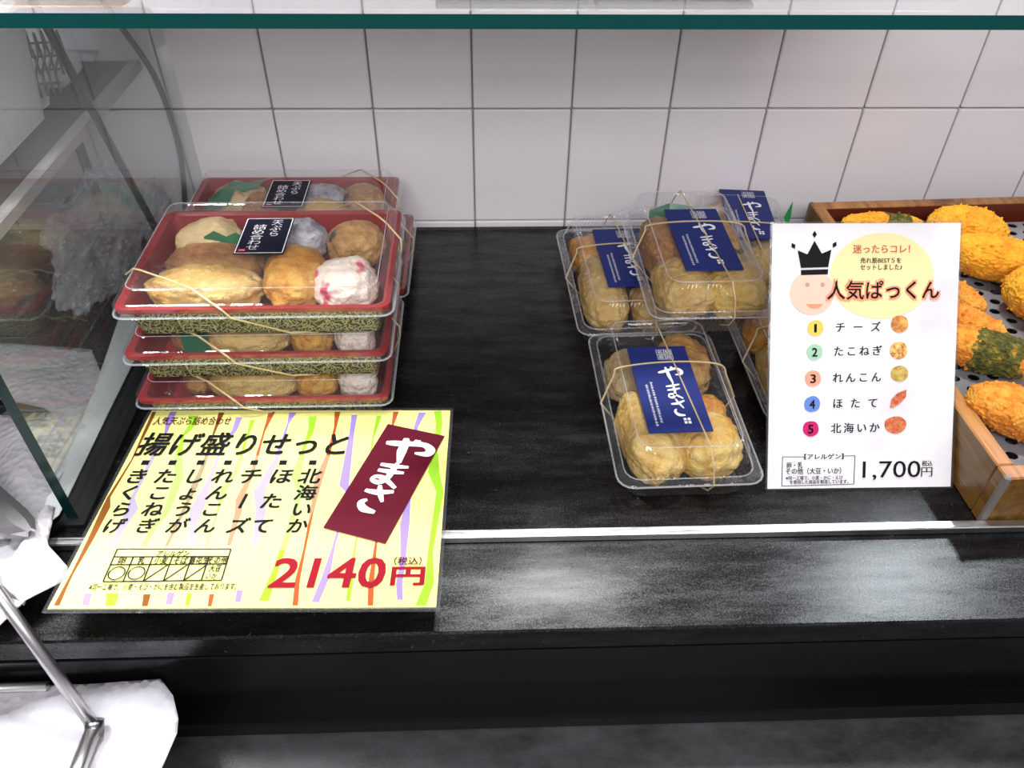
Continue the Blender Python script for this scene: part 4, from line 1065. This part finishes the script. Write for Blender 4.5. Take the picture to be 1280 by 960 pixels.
# container, paper and wire rack on the raised shelf
ct = thing('white_container', (-2.3, -3.0, .5), 'milky white plastic container at the top left behind the glass', 'container')
V, Fc = loft([rrect(1.5, 2.5, .15, 0.02), rrect(1.56, 2.56, .15, .04), rrect(1.74, 2.74, .18, .82), rrect(1.84, 2.84, .2, .83), rrect(1.84, 2.84, .2, .90), rrect(1.72, 2.72, .18, .90), rrect(1.54, 2.54, .15, .06)], cap0=True, cap1=True)
V = [v + Vector((-2.24, -2.62, .5)) for v in V]
mesh('tub', V, Fc, M['bucket'], ct, world=True, smooth=False)
sheet('paper_towel', [(-4, -.05), (-1.5, -.06), (-1.46, -.3), (-1.50, -.45), (-1.43, -.62), (-1.49, -.8), (-1.45, -1.0), (-1.50, -1.15), (-1.44, -1.35), (-1.58, -1.5), (-1.8, -1.45), (-4, -1.45)],
      lambda x, y: .62 + .05 * math.sin(y * 9), M['towel'], 'white paper with ragged edge on the raised shelf at the top left', 'paper towel', .08, wr=.05, wf=2.5, seed=7)
wr_ = thing('wire_rack', (-1.9, -1.0, .6), 'small rack of bent steel wire beside the white container', 'wire rack')
for i in range(6):
    a_ = atz(22 + i * 10, 42, .98); b_ = atz(34 + i * 8, 112 - i * 2, .74)
    mesh('wire', *tube(smoothpts([(a_.x, a_.y, .64), a_ + Vector((0, 0, .02 * (i % 2))), a_.lerp(b_, .5) + Vector((.03, 0, .06)), b_ + Vector((0, 0, .08)), (b_.x, b_.y - .03, .66)], 5), .011, 6), M['darksteel'], wr_, world=True, smooth=True)
for j in range(4):
    a_ = atz(22 + j * 3, 55 + j * 17, .94 - j * .06); b_ = atz(76, 52 + j * 17, .94 - j * .06)
    mesh('wire', *tube([a_, b_], .010, 6), M['darksteel'], wr_, world=True)
a_ = atz(20, 48, 1.0); b_ = atz(38, 75, .95); c_ = atz(34, 100, .85)
mesh('wire', *tube(smoothpts([a_, b_, c_], 6), .014, 6), M['chrome'], wr_, world=True, smooth=True)

# goods on the glass shelf: white wrapped parcel whose front edge shows over the green edge
V, Fc = cbox(1.83, 3.70, -2.95, -2.75, 1.89, 1.95, .02)
mesh('wrapped_parcel', V, Fc, M['towel'], cat='parcel', label='white paper wrapped parcel on the glass shelf at the top middle')
V, Fc = cbox(-3.6, .05, -2.92, -2.52, 1.89, 1.95, .02)
mesh('wooden_board', V, Fc, M['wood_edge'], cat='board', label='pale wooden board on the glass shelf at the top left corner')
for k, (xa, xb) in enumerate(((-4.6, -2.2), (-2.15, .3), (.35, 2.8), (2.85, 5.25))):  # unseen cartons, added to keep the downlight off the rear boxes
    V, Fc = cbox(xa, xb, -2.35, -.12, 1.89, 1.97, .015)
    mesh('shade_carton', V, Fc, M['paper_white'], cat='carton', label='flat white shading carton added out of view on the glass shelf, %s one' % ('leftmost', 'second', 'third', 'rightmost')[k])

# ================================================================== LOWER LEFT: wire stand with napkin
bn = thing('metal_bin', (-1.7, -5.8, -2.52), 'low steel bin under the white napkin at the bottom left', 'bin')
V, Fc = loft([rrect(2.9, 1.1, .05, 0), rrect(2.96, 1.16, .05, .60), rrect(3.02, 1.22, .05, .61), rrect(3.02, 1.22, .05, .63), rrect(2.9, 1.1, .05, .63), rrect(2.86, 1.06, .05, .05)], cap0=True, cap1=True)
mesh('bin_body', [v + Vector((-1.78, -5.80, -2.515)) for v in V], Fc, M['steel'], bn, world=True)
sheet('paper_napkin', [(-4, -5.10), (-1.2, -5.085), (-.6, -5.10), (-.12, -5.10), (-.02, -5.20), (.06, -5.36), (.08, -5.46), (.05, -5.70), (.0, -6.3), (-4, -6.5)],
      lambda x, y: -1.835 + .03 * math.sin(x * 4 + y * 2) + .03 * math.exp(-((x - y * .6 - 2.9) / .12) ** 2), M['towel'], 'embossed white paper napkin lying flat in the bottom left corner', 'napkin', .07, wr=.03, wf=1.4, seed=11)
wf_ = thing('wire_stand', (-.6, -5.4, -1.8), 'bent grey metal rod frame standing on the white napkin', 'wire stand')
K = Vector(atz(118, 909, -1.74)); Utop = Vector(atz(0, 745, -1.02)); Uup = K + (Utop - K) * 1.7; Kd = Vector(atz(92, 975, -1.77)); Kd = K + (Kd - K) * 2.2
mesh('rod', *tube([Uup, K], .038, 12), M['chrome'], wf_, world=True, smooth=True)
mesh('rod', *tube([K + Vector((0, -.0, .0)), Kd], .052, 12), M['chrome'], wf_, world=True, smooth=True)
mesh('joint', *tube([K + Vector((-.0, .03, .03)), K + Vector((0, -.03, -.03))], .058, 12), M['darksteel'], wf_, world=True, smooth=True)
mesh('steel_bar', *tube([(-4, -5.15, -1.80), (-.86, -5.13, -1.80)], .035, 12), M['chrome'], cat='bar', smooth=True, label='short horizontal steel bar along the napkin rear edge, bottom left')
